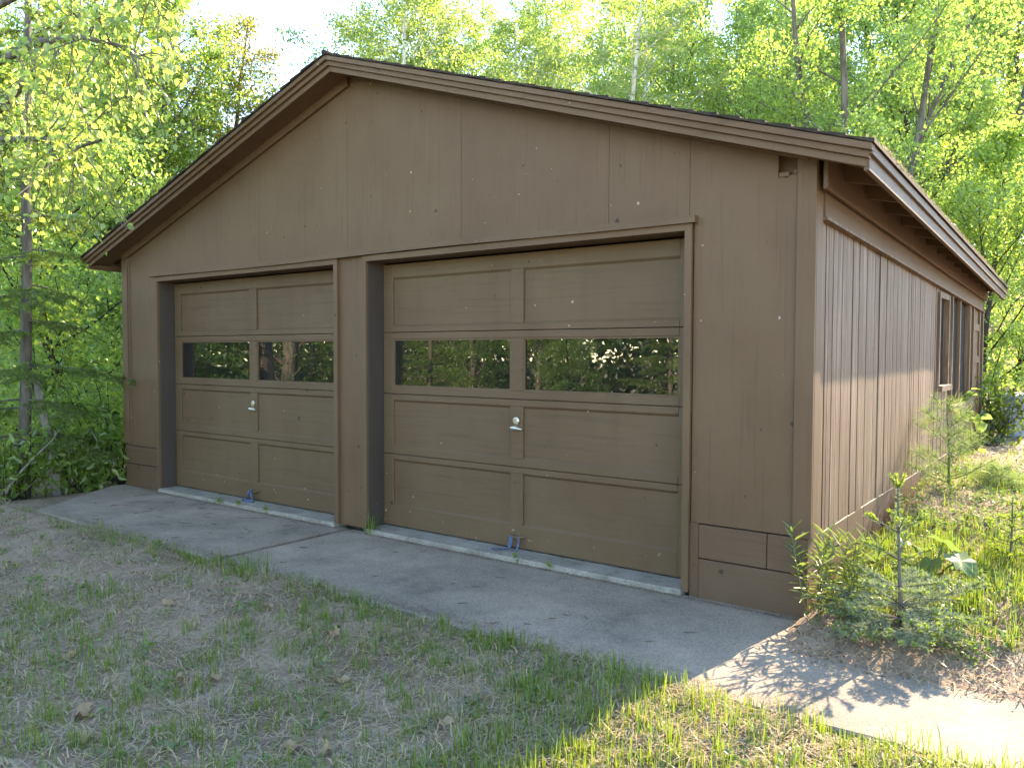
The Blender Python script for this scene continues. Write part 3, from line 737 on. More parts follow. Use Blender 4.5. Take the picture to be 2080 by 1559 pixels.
# ---------------------------------------------------------------- trees behind the camera, mirrored in the panes
MIR = 'trees mirrored in the garage door windows'
BIGTRUNK = tree_meshes(32, 11, .40, .10, 2.6, 40, 5000, .12, 'leaf_dark', 'bark', wig=.02)
DARKT = tree_meshes(31, 11, .18, .04, 3.2, 46, 18000, .12, 'leaf', 'bark', wig=.05)
for i, (ms, x, y_, rz, s_, lb, nm) in enumerate([
    (PINEBIG, -12.6, -8.2, 0, .50, 'dark conifer mirrored in the left pane of the far door', 'pine_tree'),
    (BIGTRUNK, -6.9, -7.0, 1, .55, 'thick pale trunk with bare twigs mirrored in the right pane of the far door', 'pine_tree'),
    (PINEBIG, -9.2, -9.6, 2, .55, 'dark conifer behind the thick trunk mirrored in the far door', 'pine_tree'),
    (PINEBIG, -4.3, -9.0, 2.4, .48, 'shaded conifer mirrored in the left pane of the near door', 'pine_tree'),
    (DARKT, -2.6, -8.6, 3, .46, 'broad leafy tree mirrored in the left pane of the near door', 'leafy_tree'),
    (MAPLE, -.7, -8.2, 4, .45, 'bright leafy tree with slanting trunk mirrored in the right pane of the near door', 'leafy_tree'),
    (PINEBIG, 1.7, -9.2, 5, .42, 'sunlit pine mirrored at the right end of the near door panes', 'pine_tree'),
    (YOUNG, .6, -7.4, 6, .40, 'low bright sapling mirrored at the foot of the near door panes', 'leafy_tree'),
    (DARKT, -15.5, -9, 2.5, .5, 'dark leafy tree mirrored at the outer edge of the far door window', 'leafy_tree'),
    (DARKT, -6.0, -11.5, .9, .55, 'dark leafy tree behind the others in the near door reflection', 'leafy_tree'),
    (DARKT, 3.6, -9.6, 1.9, .45, 'dark leafy tree beyond the mirrored sunlit pine', 'leafy_tree')]):
    plant_tree(ms, (x, y_), rz, s_, nm, lb, MIR)

# overhanging birch at the upper left: limbs reaching in from a trunk outside the frame
def overhang():
    r = np.random.default_rng(41)
    def at(px, py, d):
        v = Vector(_f)+_r*((px-1040)/1609.26)-_u*((py-779.5)/1609.26); p = CAM+v*d
        return np.array(p)
    tb = at(-420, 900, 7.2); base = np.array([tb[0], tb[1], float(gz(tb[0], tb[1]))])
    e = tag(empty('birch_tree', tuple(base)), 'near birch reaching drooping leafy branches into the upper left corner', 'tree')
    off = lambda P_: np.asarray(P_)-base
    trunk = [base-np.array([0, 0, .1]), base+np.array([.05, .1, 1.2]), base+np.array([.02, .15, 2.4]), base+np.array([.1, .2, 3.6]), base+np.array([.2, .3, 5.2])]
    l1 = [trunk[2], at(-150, 420, 7.0), at(-20, 240, 6.8), at(60, 160, 6.6), at(85, 80, 6.4), at(150, 30, 6.2)]
    l2 = [trunk[3], at(-120, 180, 7.0), at(10, 120, 6.6), at(80, 85, 6.2), at(165, 75, 5.9), at(240, 92, 5.7), at(285, 120, 5.6)]
    l3 = [trunk[2], at(-140, 330, 6.9), at(0, 283, 6.6), at(60, 282, 6.4), at(110, 285, 6.3), at(150, 302, 6.2), at(205, 285, 6.1)]
    l4 = [trunk[3], at(-60, 40, 6.6), at(60, -20, 6.2), at(170, -50, 6.0), at(260, -40, 5.8), at(330, 0, 5.6)]
    limbs = [l1, l2, l3, l4]; paths = [trunk]+limbs; rads = [np.linspace(.13, .07, 5), np.linspace(.055, .02, len(l1)), np.linspace(.05, .006, len(l2)), np.linspace(.032, .012, len(l3)), np.linspace(.04, .006, len(l4))]
    tw = []
    for lp in limbs:
        lp = np.asarray(lp)
        for k_ in range(34 if lp is not limbs[2] else 8):
            u = r.uniform(.38, .99)*(len(lp)-1); j = min(int(u), len(lp)-2); p = lp[j]*(1-(u-j))+lp[j+1]*(u-j)
            d = unit(lp[j+1]-lp[j])*.5+r.normal(0, .5, 3); d[2] -= .25
            t_ = curve(p, d, r.uniform(.4, 1.0), 6, (0, 0, -.8), .12, r); tw.append(t_)
    paths += tw; rads += [np.linspace(.006, .0025, 7)]*len(tw)
    Vt, Ft = tube_np([off(p) for p in paths], rads, 7)
    me = np_mesh('trunk', Vt, Ft, M['bark'], True); link('trunk', me, e)
    T = np.stack(tw); n = 3400; idx = r.integers(0, len(T), n); u = r.uniform(.1, 1, n)*6; j = np.minimum(u.astype(int), 5); f = (u-j)[:, None]
    c = T[idx, j]*(1-f)+T[idx, j+1]*f+r.normal(0, .035, (n, 3))-base
    V, F = leaves(c, .057, 1.1, .7, r=r, up=.3, ovate=True, fold=.12); link('crown', np_mesh('crown', V, F, M['leaf_pale']), e)
overhang()

# undergrowth and distant woods (masses nobody could count)
def cloud(name, n, fx, size, mat, label, cat, r, droop=.2):
    P_ = fx(n, r); V, F = leaves(P_, size, droop, r=r)
    tag(link(name, np_mesh(name, V, F, M[mat])), label, cat, None, 'stuff')
def clumps(n, r, xr, yr, hr, nb, rad, ok=None):
    c = np.stack([r.uniform(*xr, nb), r.uniform(*yr, nb)], 1)
    if ok is not None: c = c[ok(c[:, 0], c[:, 1])]
    h = r.uniform(*hr, len(c)); i = r.integers(0, len(c), n); q = unit(r.normal(size=(n, 3)))*r.uniform(.35, 1, (n, 1))**.6
    x = c[i, 0]+q[:, 0]*rad*(.6+.4*h[i]); y_ = c[i, 1]+q[:, 1]*rad*(.6+.4*h[i])
    return np.stack([x, y_, gz(x, y_)+h[i]*.5*(1+q[:, 2])], 1)
cloud('undergrowth', 46000, lambda n, r: clumps(n, r, (-14, -.9), (-3.5, 12), (.6, 3.0), 330, .95, lambda x, y_: (x < -1.2) | (y_ > .8)), .08, 'leaf', 'bright leafy undergrowth filling the woods left of the garage', 'undergrowth', np.random.default_rng(51))
cloud('undergrowth', 26000, lambda n, r: clumps(n, r, (-2, 7.6), (8.6, 24), (.4, 2.2), 120, .8, lambda x, y_: (y_ > 11.5) | (x < 6.2)), .10, 'leaf', 'green undergrowth on the shaded bank behind the garage', 'undergrowth', np.random.default_rng(52))
def band(n, r):
    a = np.radians(r.uniform(-82, -2.5, n)); d = r.uniform(33, 48, n); x = CAM.x+d*np.sin(a); y_ = CAM.y+d*np.cos(a)
    top = 10+3.5*np.sin(a*9)+2*np.sin(a*23+1); gap = np.exp(-((np.degrees(a)+54)/4.0)**2); top = top*(1-.55*gap)
    return np.stack([x, y_, gz(x, y_)+r.uniform(0, 1, n)**.8*top], 1)
cloud('far_woods', 60000, band, .30, 'leaf', 'far green mass of woods closing the view behind the trees', 'woods', np.random.default_rng(53))
def mirror_band(n, r):
    x = r.uniform(-34, 8, n); y_ = r.uniform(-20, -14, n); return np.stack([x, y_, gz(x, y_)+r.uniform(0, 1, n)*(3.6+np.sin(x))], 1)
cloud('far_woods', 26000, mirror_band, .30, 'leaf_dark', 'dark woods across the drive seen only in the door windows', 'woods', np.random.default_rng(54))

# dead leaning trunk and brush pile at the left
DT = [(-.44, -.50, -.2), (-.50, -.52, .22), (-.56, -.54, .53), (-.64, -.57, .83), (-.70, -.60, 1.08)]
b = MB(); b.tube([DT[0], DT[1], DT[2], DT[3], DT[4]], [.058, .05, .045, .041, .036], 10)
tag(b.build('dead_tree', M['deadwood'], None, 0, True), 'grey leaning dead trunk with broken top beside the hemlock', 'dead tree')
rb = np.random.default_rng(61)
for i in range(16):
    x0, y0 = rb.uniform(-1.1, .0), rb.uniform(-1.0, .9); a = rb.uniform(-.9, .9); ln = rb.uniform(.7, 1.7); el = rb.uniform(.05, .75)
    if x0 > -.3: el = max(el, .6)
    p = curve((x0-.3, y0, float(gz(x0-.3, y0))+.02), (math.cos(a)*math.cos(el)*(.5 if x0 > -.5 else 1), math.sin(a)*math.cos(el), math.sin(el)), ln*.7, 6, (0, 0, -.1), .08, rb)
    p[:, 0] = np.minimum(p[:, 0], -.08)
    bb = MB(); bb.tube([tuple(q) for q in p], list(np.linspace(rb.uniform(.008, .022), .004, 7)), 6)
    tag(bb.build('dead_branch', M['deadwood'] if i % 3 else M['bark_dark']), 'bare dead branch in the brush pile left of the garage', 'branch', 'brush pile beside the garage')

# ------------------------------------------------------------------ grass, straw, litter
def scatter(n, r, xr, yr, dens=None):
    P_ = np.stack([r.uniform(*xr, n), r.uniform(*yr, n)], 1)
    if dens is not None: P_ = P_[r.uniform(0, 1, n) < dens(P_[:, 0], P_[:, 1])]
    return P_
def ground_pts(P_): return np.concatenate([P_, gz(P_[:, 0], P_[:, 1])[:, None]], 1)
def patch(x, y_): return np.clip(.5+.33*wob(x*1.0+3, y_*1.0-2), 0, 1)
r = np.random.default_rng(71)
# lawn tufts in front of the apron
tc = np.concatenate([scatter(6000, r, (-1.5, 9.0), (-4.8, -1.22), lambda x, y_: .05+.95*patch(x, y_)**3), scatter(220, r, (.6, 6.8), (-1.42, -1.2), lambda x, y_: patch(x*1.7+2, y_)**1.3)])
nb = r.integers(4, 15, len(tc)); c = np.repeat(tc, nb, 0)+r.normal(0, .022, (nb.sum(), 2)); c[:, 1] = np.minimum(c[:, 1], -1.2+r.uniform(-.01, .03, len(c)))
hh = np.repeat(r.uniform(.03, .10, len(tc)), nb)*r.uniform(.5, 1.3, nb.sum())
V, F = blades(ground_pts(c), hh, r.uniform(.0025, .0045, len(c)), .30, r)
tag(link('grass', np_mesh('grass', V, F, M['grass'])), 'thin green grass tufts scattered over the patchy lawn before the apron', 'grass', None, 'stuff')
# sunlit strip at the lower right and bank beside the wall: thicker grass
def sunny(n, r):
    a = scatter(n, r, (6.3, 9.4), (-3.4, -1.22), lambda x, y_: .35+.65*patch(x*1.4, y_*1.4))
    b_ = scatter(int(n*1.5), r, (7.12, 9.6), (.15, 6.0), lambda x, y_: (.25+.75*patch(x*1.3, y_*1.3))*np.clip(1.1-.12*y_, .1, 1))
    return np.concatenate([a, b_])
tc = np.concatenate([sunny(1900, r), scatter(500, r, (7.08, 8.6), (-.15, 1.6))]); nb = r.integers(5, 14, len(tc)); c = np.repeat(tc, nb, 0)+r.normal(0, .03, (nb.sum(), 2))
hh = np.repeat(r.uniform(.03, .13, len(tc)), nb)*r.uniform(.5, 1.25, nb.sum())
V, F = blades(ground_pts(c), hh, r.uniform(.0025, .006, len(c)), .35, r)
tag(link('grass', np_mesh('grass', V, F, M['grass'])), 'bright sunlit grass at the lower right and along the side wall', 'grass', None, 'stuff')
# short matted growth and small clover-like weeds between the tufts
c = np.concatenate([scatter(42000, r, (-1.5, 9.0), (-4.6, -1.21), lambda x, y_: .02+.9*patch(x, y_)**2.4), scatter(9000, r, (7.1, 9.2), (-.1, 4))])
V, F = blades(ground_pts(c), r.uniform(.012, .042, len(c)), r.uniform(.002, .0036, len(c)), .7, r)
tag(link('short_grass', np_mesh('short_grass', V, F, M['grass'])), 'short fine grass matted between the taller tufts', 'grass', None, 'stuff')
wc = np.concatenate([scatter(520, r, (-1, 9.0), (-4.6, -1.25), lambda x, y_: patch(x+5, y_)), scatter(1100, r, (7.08, 9.2), (-.3, 4))]); nb = r.integers(8, 22, len(wc)); c = np.repeat(wc, nb, 0)+r.normal(0, .03, (nb.sum(), 2)); c3 = ground_pts(c); c3[:, 2] += r.uniform(.006, .045, len(c3))
V, F = leaves(c3, r.uniform(.012, .028, len(c3)), 0, .8, r=r, up=2, ovate=True)
tag(link('low_weeds', np_mesh('low_weeds', V, F, M['weed'])), 'low round-leaved weeds dotted over the lawn and the sunny bed', 'weeds', None, 'stuff')
# dry straw lying on the soil
def straw_mesh(P_, r, ln=(.03, .10), lift=.012):
    n = len(P_); b_ = ground_pts(P_); b_[:, 2] += r.uniform(.0, lift, n)
    a = r.uniform(0, 6.28, n); l_ = r.uniform(*ln, n)[:, None]; d = np.stack([np.cos(a), np.sin(a), r.normal(0, .18, n)], 1)
    s_ = np.stack([-np.sin(a), np.cos(a), np.zeros(n)], 1)*r.uniform(.0012, .0026, n)[:, None]; md = b_+d*l_*.5+np.array([0, 0, 1])*l_*r.uniform(0, .22, (n, 1)); e_ = b_+d*l_+s_*r.normal(0, 8, (n, 1))
    V = np.stack([b_-s_, b_+s_, md+s_, md-s_, e_+s_*.5, e_-s_*.5], 1).reshape(-1, 3); k_ = np.arange(n)[:, None]*6
    return V, np.concatenate([k_+np.array([0, 1, 2, 3]), k_+np.array([3, 2, 4, 5])])
P_ = np.concatenate([scatter(70000, r, (-1.5, 9.0), (-4.6, -1.2), lambda x, y_: .15+.75*patch(x+1, y_)), scatter(16000, r, (6.2, 9.0), (-3.0, -1.2)), scatter(13000, r, (7.1, 9.3), (-.62, 5))])
tag(link('dry_straw', np_mesh('dry_straw', *straw_mesh(P_, r), M['straw'])), 'dry straw and dead grass strands matted over the lawn', 'straw', None, 'stuff')
# leaf litter and soil crumbs, right bank and woods edge
P_ = np.concatenate([scatter(2600, r, (7.05, 9.4), (-.70, .4)), scatter(9000, r, (7.1, 9.5), (.2, 14)), scatter(7000, r, (-6, .0), (-4, 3)), scatter(2500, r, (-1, 9), (-4.6, -1.25))])
P3 = ground_pts(P_); P3[:, 2] += r.uniform(.002, .02, len(P3)); V, F = leaves(P3, r.uniform(.008, .026, len(P3)), 0, .5, r=r, up=3)
tag(link('leaf_litter', np_mesh('leaf_litter', V, F, M['litter'])), 'brown leaf litter and needles over the soil', 'leaf litter', None, 'stuff')
# needle and dirt line along the foot of the doors, posts and slab joint
n = 2600; xx = np.concatenate([r.uniform(.4, 7.0, n), np.full(700, 3.468)+r.normal(0, .014, 700), r.uniform(.9, 7.4, 2600), r.uniform(.3, 7, 700)]); yy_ = np.concatenate([-.045-np.abs(r.normal(0, .022, n)), r.uniform(-1.2, -.03, 700), -1.18+np.abs(r.normal(0, .07, 2600)), r.uniform(-1.1, -.08, 700)])
b3 = np.stack([xx, yy_, np.full(len(xx), AZ+.004)], 1); a = r.uniform(0, 6.28, len(xx)); d = np.stack([np.cos(a), np.sin(a), r.uniform(-.02, .2, len(xx))], 1)*r.uniform(.008, .03, (len(xx), 1)); s_ = np.stack([-np.sin(a), np.cos(a), np.zeros(len(xx))], 1)*.0011
V = np.stack([b3-s_, b3+s_, b3+d+s_, b3+d-s_], 1).reshape(-1, 3)
tag(link('needle_litter', np_mesh('needle_litter', V, np.arange(len(xx))[:, None]*4+np.arange(4), M['litter'])), 'line of brown needles along the door sills and the slab joint', 'litter', None, 'stuff')
# small gravel
n = 700; gp = np.concatenate([np.stack([r.normal(6.02, .22, n), r.normal(-2.55, .16, n)], 1), scatter(500, r, (3, 8.5), (-4.2, -1.3))]); g3 = ground_pts(gp); sz = r.uniform(.003, .008, len(g3))[:, None]
oc = np.array([[1, 0, 0], [0, 1, 0], [-1, 0, 0], [0, -1, 0], [0, 0, .8], [0, 0, -.8]]); V = (g3[:, None]+oc[None]*sz[:, None]*r.uniform(.6, 1.3, (len(g3), 6, 1))).reshape(-1, 3)
fo = np.array([[0, 1, 4], [1, 2, 4], [2, 3, 4], [3, 0, 4], [1, 0, 5], [2, 1, 5], [3, 2, 5], [0, 3, 5]]); F = (np.arange(len(g3))[:, None, None]*6+fo[None]).reshape(-1, 3)
tag(link('gravel', np_mesh('gravel', V, F, M['stone'])), 'patch of small grey gravel in the worn lawn', 'gravel', None, 'stuff')

# ------------------------------------------------------------------ small plants
def firs():
    r = np.random.default_rng(81); tp = curve((0, 0, -.05), (.02, 0, 1), .74, 10, (0, 0, .1), .012, r)
    P_, R_, sh, tips = [tp], [np.linspace(.012, .004, 11)], [], []
    for z, R0, nb, el in ((.04, .30, 7, -.05), (.08, .38, 8, .0), (.15, .36, 7, .05), (.24, .24, 5, .12), (.38, .2, 5, .35), (.52, .15, 4, .6)):
        q = (z+.05)/.80*10; j = int(q); p0 = tp[j]+(tp[min(j+1, 10)]-tp[j])*(q-j)
        for k_ in range(nb):
            az = k_*6.283/nb+z*9+r.uniform(-.25, .25); ln = R0*r.uniform(.75, 1.15)
            bp = curve(p0, (math.cos(az), math.sin(az), el), ln, 6, (0, 0, .1), .05, r); P_.append(bp); R_.append(np.linspace(.004, .0015, 7)); sh.append(bp[1:] if z < .35 else bp[3:]); tips.append(bp[-2:])
            side = unit(np.cross(bp[-1]-bp[0], [0, 0, 1.0]))
            if z < .35:
                for m_ in range(9):
                    u = .25+.72*(m_+.5)/9*1.0; q2 = u*6; j2 = min(int(q2), 5); p1 = bp[j2]+(bp[j2+1]-bp[j2])*(q2-j2)
                    s1 = curve(p1, unit(bp[j2+1]-bp[j2])*.8+side*(1 if m_ % 2 else -1)*.75+r.normal(0, .08, 3), ln*.42*(1.15-u*.75), 4, (0, 0, .05), .06, r); sh.append(s1); tips.append(s1[-2:]); P_.append(s1); R_.append(np.linspace(.002, .001, 5))
            else:
                for m_ in (-1, 1): s1 = curve(bp[4], unit(bp[5]-bp[4])+side*m_*.6, .06, 3, (0, 0, .3), .05, r); tips.append(s1); P_.append(s1); R_.append(np.linspace(.002, .001, 4))
    for k_ in range(5):
        az = k_*1.257; s1 = curve(tp[-1], (math.cos(az)*.8, math.sin(az)*.8, .8), .075, 5, (0, 0, .7), .04, r); tips.append(s1); P_.append(s1); R_.append(np.linspace(.003, .002, 6))
    sh.append(tp[6:])
    return [np_mesh('trunk', *tube_np(P_, R_, 5), M['bark'], True), np_mesh('crown', *needles(sh, 750, .021, .0034, r, flat=.55), M['needle_silver']), np_mesh('new_growth', *needles(tips, 1300, .014, .0036, r, ang=.75, flat=0), M['needle_new'])]
plant_conifer(firs(), (7.50, -.16, float(gz(7.5, -.16))), 2.0, 1.0, 'fir_sapling', 'knee-high fir sapling with pale new tips in the sunny bed by the corner', 'sapling')
plant_conifer(conifer(82, .44, .007, .12, .2, 5, 4, -.15, .02, .003, 480, 6, 'needle_new', 'bark', taper=.9, tipnew='needle_new'), (7.84, 1.10), 1.0, 1.0, 'fir_sapling', 'small yellow-green fir sapling in the grass near the picture edge', 'sapling')
plant_conifer(conifer(83, .74, .010, .06, .46, 5, 5, -.3, .085, .0024, 230, 4, 'needle_soft', 'stem', taper=.6, wig=.05, flat=0), (7.30, 2.75), .5, 1.0, 'pine_sapling', 'soft long-needled pine sapling against the sunlit plank wall', 'sapling')
plant_conifer(conifer(84, .22, .005, .1, .26, 3, 5, -.15, .07, .0024, 420, 3, 'needle_soft', 'stem', taper=.5, flat=0), (7.62, 3.0), .9, 1.0, 'pine_sapling', 'low spreading pine seedling right of the tall pine sapling', 'sapling')
# goldenrod clump at the corner
r = np.random.default_rng(91)
gr = tag(empty('weed_clump', (7.12, -.10, float(gz(7.12, -.1)))), 'clump of tall narrow-leaved weeds at the near foundation corner', 'plant')
st = []; lc = []; ld = []
for i in range(17):
    p = curve((float(np.clip(r.normal(.06, .10), -.05, .3)), r.normal(0, .07), -.02), (r.normal(0, .16), r.normal(-.05, .16), 1), r.uniform(.28, .46), 7, (0, 0, .1), .04, r); st.append(p)
    nl = 26; u = np.linspace(.15, 1, nl)*7; j = np.minimum(u.astype(int), 6); q = p[j]*(1-(u-j)[:, None])+p[j+1]*(u-j)[:, None]; a = np.arange(nl)*2.4
    lc.append(q); ld.append(np.stack([np.cos(a), np.sin(a), np.linspace(-.1, .9, nl)], 1))
link('stems', np_mesh('stems', *tube_np(st, [np.linspace(.003, .0015, 8)]*17, 5), M['stem']), gr)
lc = np.concatenate(lc); V, F = leaves(lc, .085, 0, .17, r=r, up=1.5, dirs=np.concatenate(ld), ovate=True, fold=.06); link('leaves', np_mesh('leaves', V, F, M['greyleaf']), gr)
# broad rhubarb-like leaves
def big_leaf(L_, Wd, r, lob=5):
    na, nr = 22, 5; V = [(0, 0, 0)]; F = []
    for k_ in range(1, nr+1):
        for i in range(na):
            a = -math.pi+2*math.pi*i/na; rad = k_/nr*(1-.42*math.exp(-((abs(a)-math.pi)/.35)**2))*(1+.10*math.sin(lob*2*a+1)*k_/nr)
            x = math.cos(a)*rad*L_*.5+L_*.38*1.0*0; y_ = math.sin(a)*rad*Wd*.5
            z = .05*L_*math.sin(7*a)*(k_/nr)**2+.10*L_*(abs(y_)/Wd) - .25*(math.cos(a)*rad)**2*L_*(.5 if math.cos(a) > 0 else .1)
            V.append((x, y_, z))
    for i in range(na): F.append((0, 1+i, 1+(i+1) % na))
    for k_ in range(nr-1):
        for i in range(na): F.append((1+k_*na+i, 1+(k_+1)*na+i, 1+(k_+1)*na+(i+1) % na, 1+k_*na+(i+1) % na))
    return MB().add(V, F)
rh = tag(empty('broadleaf_plant', (7.50, .72, float(gz(7.5, .72)))), 'broad crinkle-leaved rhubarb-like plant behind the fir sapling', 'plant')
for i, (dx, dy, h_, rz, tl, s_) in enumerate([(-.24, -.05, .08, 2.6, .35, .20), (-.12, .06, .13, 1.2, .25, .15), (.04, .05, .17, .4, .45, .18), (.14, -.06, .10, -.5, .5, .20), (.0, -.14, .07, -1.8, .6, .16)]):
    bl = big_leaf(s_, s_*.9, r).build('leaf', M['weed'], rh, 0, True); bl.location = (dx, dy, h_); bl.rotation_euler = (.25*math.sin(i*2.1), tl, rz)
    sk = MB(); sk.tube([(dx*.15, dy*.15, -.02), (dx*.6, dy*.6, h_*.6), (dx, dy, h_)], [.006, .005, .004], 6); sk.build('stalk', M['stem'], rh)
# yellow-green maple seedling and dark shrub near the far windows
yp = polar(1945, 10.2); ym = tag(empty('maple_seedling', (*yp, float(gz(*yp)))), 'glowing yellow-green maple seedling in front of the dark side window', 'sapling')
sp = [curve((0, 0, 0), (.05, 0, 1), 1.0, 6, (0, 0, .1), .05, r)] + [curve((0, 0, .3+.13*i), (math.cos(i*2.4), math.sin(i*2.4), .5), .28, 4, (0, 0, -.1), .05, r) for i in range(6)]
link('stem', np_mesh('stem', *tube_np(sp, [np.linspace(.008, .003, len(q)) for q in sp], 5), M['stem']), ym)
c = np.concatenate([q[2:] for q in sp[1:]]+[sp[0][3:]]); c = np.repeat(c, 2, 0)+r.normal(0, .04, (len(c)*2, 3)); V, F = leaves(c, .14, .5, .8, r=r, ovate=True, up=.2); link('leaves', np_mesh('leaves', V, F, M['leaf_pale']), ym)
def shrub(loc, Hs, Rs, n, mat, name, label, r, ls=.09):
    e = tag(empty(name, (*loc, float(gz(*loc)))), label, 'shrub')
    sp = [curve((r.normal(0, .05), r.normal(0, .05), -.02), (math.cos(i*2.4)*.5, math.sin(i*2.4)*.5, 1), Hs*r.uniform(.6, 1), 6, (0, 0, .05), .08, r) for i in range(16)]
    link('stems', np_mesh('stems', *tube_np(sp, [np.linspace(.008, .003, 7)]*16, 5), M['bark_dark']), e)
    S_ = np.stack(sp); i = r.integers(0, 16, n); u = r.uniform(.25, 1, n)*6; j = np.minimum(u.astype(int), 5); f_ = (u-j)[:, None]; c = S_[i, j]*(1-f_)+S_[i, j+1]*f_+r.normal(0, Rs*.22, (n, 3)); c[:, 2] = np.abs(c[:, 2])
    V, F = leaves(c, ls, .3, .5, r=r, ovate=True); link('leaves', np_mesh('leaves', V, F, M[mat]), e)
shrub(polar(2008, 11.6), .95, .55, 900, 'leaf_dark', 'leafy_shrub', 'dark green leafy shrub at the far corner of the side wall', r)
for i, (px, d) in enumerate(((150, 9.6), (235, 9.9), (30, 9.5), (190, 11))):
    shrub(polar(px, d), [.9, 1.7, .8, 1.5][i], [.6, .8, .6, .8][i], [700, 1300, 600, 1100][i], 'leaf', 'leafy_shrub', ['low bright shrub behind the leaning dead trunk', 'tall bright shrub close against the far front corner of the garage', 'low shrub left of the hemlock trunk', 'leafy shrub between the hemlock and the garage corner'][i], r)
# weed tuft by the post and seedlings on the sill line
def tuft(loc, n, h0, h1, label, spread=.03, name='grass_tuft', mat='grass', kind=None):
    b_ = np.concatenate([r.normal(0, spread, (n, 2)), np.zeros((n, 1))], 1); V, F = blades(b_, r.uniform(h0, h1, n), r.uniform(.003, .006, n), .4, r)
    o = link(name, np_mesh(name, V, F, M[mat])); o.location = loc; tag(o, label, 'grass tuft', None, kind); return o
tuft((3.735, -.03, AZ), 60, .08, .22, 'dark green grass tuft growing at the foot of the post between the doors')
tuft((6.02, -1.28, float(gz(6.02, -1.28))), 55, .05, .12, 'dense green grass tuft at the slab edge below the near door')
tuft((3.9, -1.3, float(gz(3.9, -1.3))), 150, .05, .12, 'wide bright grass tuft where the slab joint meets the lawn', .12, kind='stuff')
for i, (x, y_) in enumerate(((1.75, -.05), (2.05, -.06), (2.45, -.05), (5.15, -.05), (5.42, -.06))):
    e = tag(empty('seedling', (x, y_, AZ)), ['tiny seedling left of the blue strap at the far door', 'seedling just right of the blue strap at the far door', 'seedling at the right end of the far door sill', 'seedling beside the blue strap at the near door', 'two-leaved seedling on the near door sill, right of the strap'][i], 'seedling')
    sp = [curve((0, 0, 0), (.1, -.1, 1), .07, 4, (0, 0, .1), .1, r)]; link('stem', np_mesh('stem', *tube_np(sp, [.0018], 4), M['stem']), e)
    c = np.repeat(sp[0][2:], 3, 0)+r.normal(0, .006, (9, 3)); V, F = leaves(c, .035, .1, .55, r=r, ovate=True, up=1); link('leaves', np_mesh('leaves', V, F, M['leaf']), e)

# dead leaves, twigs
def dead_leaf_mesh(seed):
    r = np.random.default_rng(seed); na = 18; V = [(0, 0, .012)]; F = []
    for i in range(na):
        a = 2*math.pi*i/na; rad = .5*(.75+.3*math.cos(5*a)+.08*r.normal()); V.append((rad*math.cos(a)*1.25*.1, rad*math.sin(a)*.085, .012+.022*math.sin(2*a+seed)+.01*r.normal()*rad))
    for i in range(na): F.append((0, 1+i, 1+(i+1) % na))
    b_ = MB().add(V, F); b_.tube([(-.05, 0, .012), (-.085, .006, .006)], [.0015, .001], 4); return b_.mesh('dead_leaf', M['dead_leaf'])
DL = [dead_leaf_mesh(i) for i in range(4)]
spots = [(5.01, -2.37), (5.12, -2.28), (4.62, -1.62), (5.20, -1.66), (6.22, -2.0), (5.58, -1.95), (6.0, -2.73), (5.9, -2.45), (6.02, -2.4), (4.35, -2.55), (5.0, -2.78), (5.2, -2.88), (6.47, -2.35), (6.12, -2.65), (7.6, -1.9), (7.75, -1.75), (7.1, -2.0), (4.1, -1.9)]
for i, (x, y_) in enumerate(spots):
    o = link('dead_leaf', DL[i % 4]); o.location = (x, y_, float(gz(x, y_))+.014); o.rotation_euler = (r.normal(0, .2), r.normal(0, .2), r.uniform(0, 6.28)); s_ = r.uniform(.6, 1.0); o.scale = (s_,)*3
    tag(o, 'curled tan dead leaf lying on the patchy lawn', 'dead leaf', 'dead leaves on the lawn')
def twig_mesh(seed):
    r = np.random.default_rng(seed); p = curve((0, 0, 0), (1, 0, 0), 1, 6, (0, 0, 0), .12, r); p[:, 2] = np.abs(p[:, 2])*.05
    b_ = MB(); b_.tube([tuple(q) for q in p], [.03, .032, .028, .03, .024, .02, .012], 5); return b_.mesh('twig', M['twig'])
TW = [twig_mesh(i) for i in range(4)]
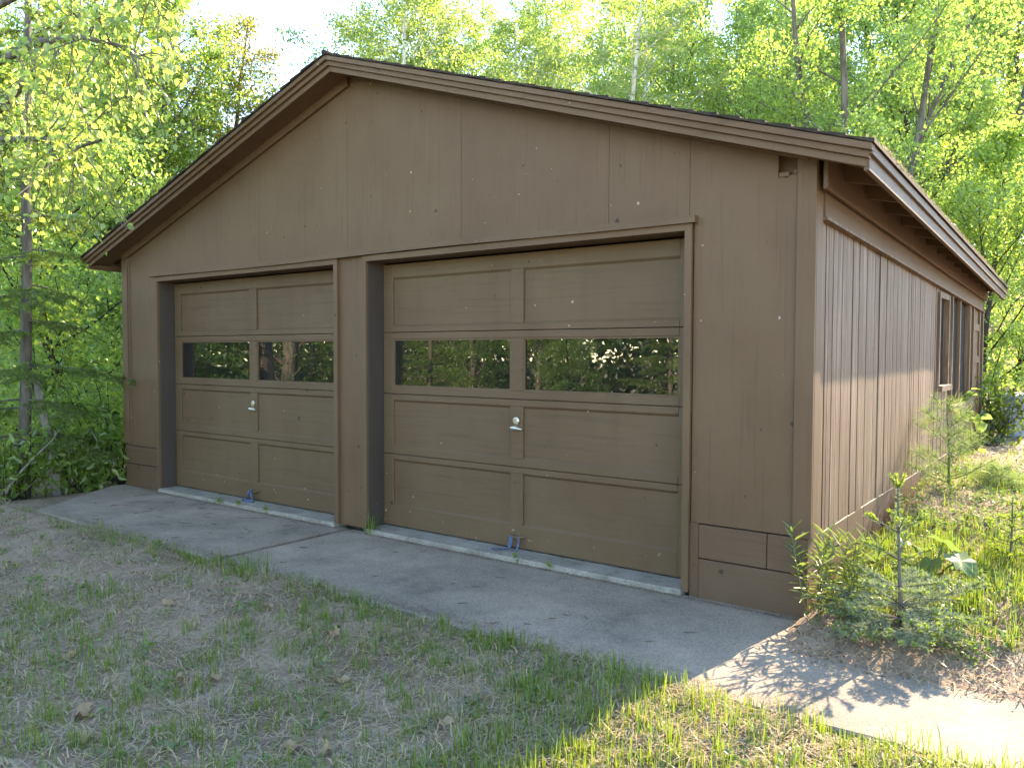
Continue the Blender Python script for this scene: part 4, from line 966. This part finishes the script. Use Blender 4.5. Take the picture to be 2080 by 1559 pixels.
for i in range(64):
    left_ = i < 46
    x, y_ = (r.uniform(.5, 3.3), r.uniform(-1.1, -.1)) if left_ else (r.uniform(3.6, 6.6), r.uniform(-1.1, -.12))
    if left_ and x < .75 and y_ < -.7*x: x += .8
    ln = r.uniform(.04, .16) if left_ else r.uniform(.03, .08)
    o = link('twig', TW[i % 4]); o.location = (x, y_, AZ+.004); o.rotation_euler = (0, 0, r.normal(.3, .5)); o.scale = (ln, ln*.45 if ln > .1 else .065, .065)
    tag(o, 'thin dry twig lying on the slab before the far door' if left_ else 'short dry twig lying on the slab before the near door', 'twig', 'twigs on the far slab' if left_ else 'twigs on the near slab')

# moss and needles along the right eave edge
n = 3500; yv = r.uniform(-.25, YB, n); u = UE+.012-np.abs(r.normal(0, .03, n)); uu = u-.0105*np.maximum(yv, 0); b3 = np.stack([CX+uu, yv, ZTOP-SL*uu+TILT*np.maximum(yv, 0)+.006], 1)
V, F = blades(b3, r.uniform(.006, .028, n), np.full(n, .004), .8, r); o = link('roof_needles', np_mesh('roof_needles', V, F, M['straw'])); tag(o, 'dry needles and moss caught along the right eave edge', 'litter', None, 'stuff')

# trash can
tp_ = polar(2063, 13.4); tz = float(gz(*tp_)); tcn = tag(empty('trash_can', (*tp_, tz)), 'blue-grey ribbed metal trash can at the right edge behind the garage', 'trash can')
na = 48; V = []; F = []
for k_, (zz, rad) in enumerate(((0, .20), (.03, .205), (.05, .20), (.50, .235), (.52, .242), (.55, .242))):
    for i in range(na):
        rr = rad*(1+(.022 if i % 4 < 2 else -.012)*(1 if k_ in (2, 3) else 0)); a = 2*math.pi*i/na; V.append((rr*math.cos(a), rr*math.sin(a), zz))
for k_ in range(5):
    for i in range(na): F.append((k_*na+i, k_*na+(i+1) % na, (k_+1)*na+(i+1) % na, (k_+1)*na+i))
MB().add(V, F).build('body', M['can'], tcn, 0, True)
ld_ = MB(); ld_.tube([(0, 0, .545), (0, 0, .57), (0, 0, .60), (0, 0, .63)], [.25, .25, .20, .05], 32); ld_.build('lid', M['can'], tcn, 0, True)
hd = MB(); hd.tube([(-.03, -.235, .40), (-.03, -.275, .40), (.05, -.275, .34), (.05, -.235, .34)], .007, 6); hd.build('handle', M['metal'], tcn)
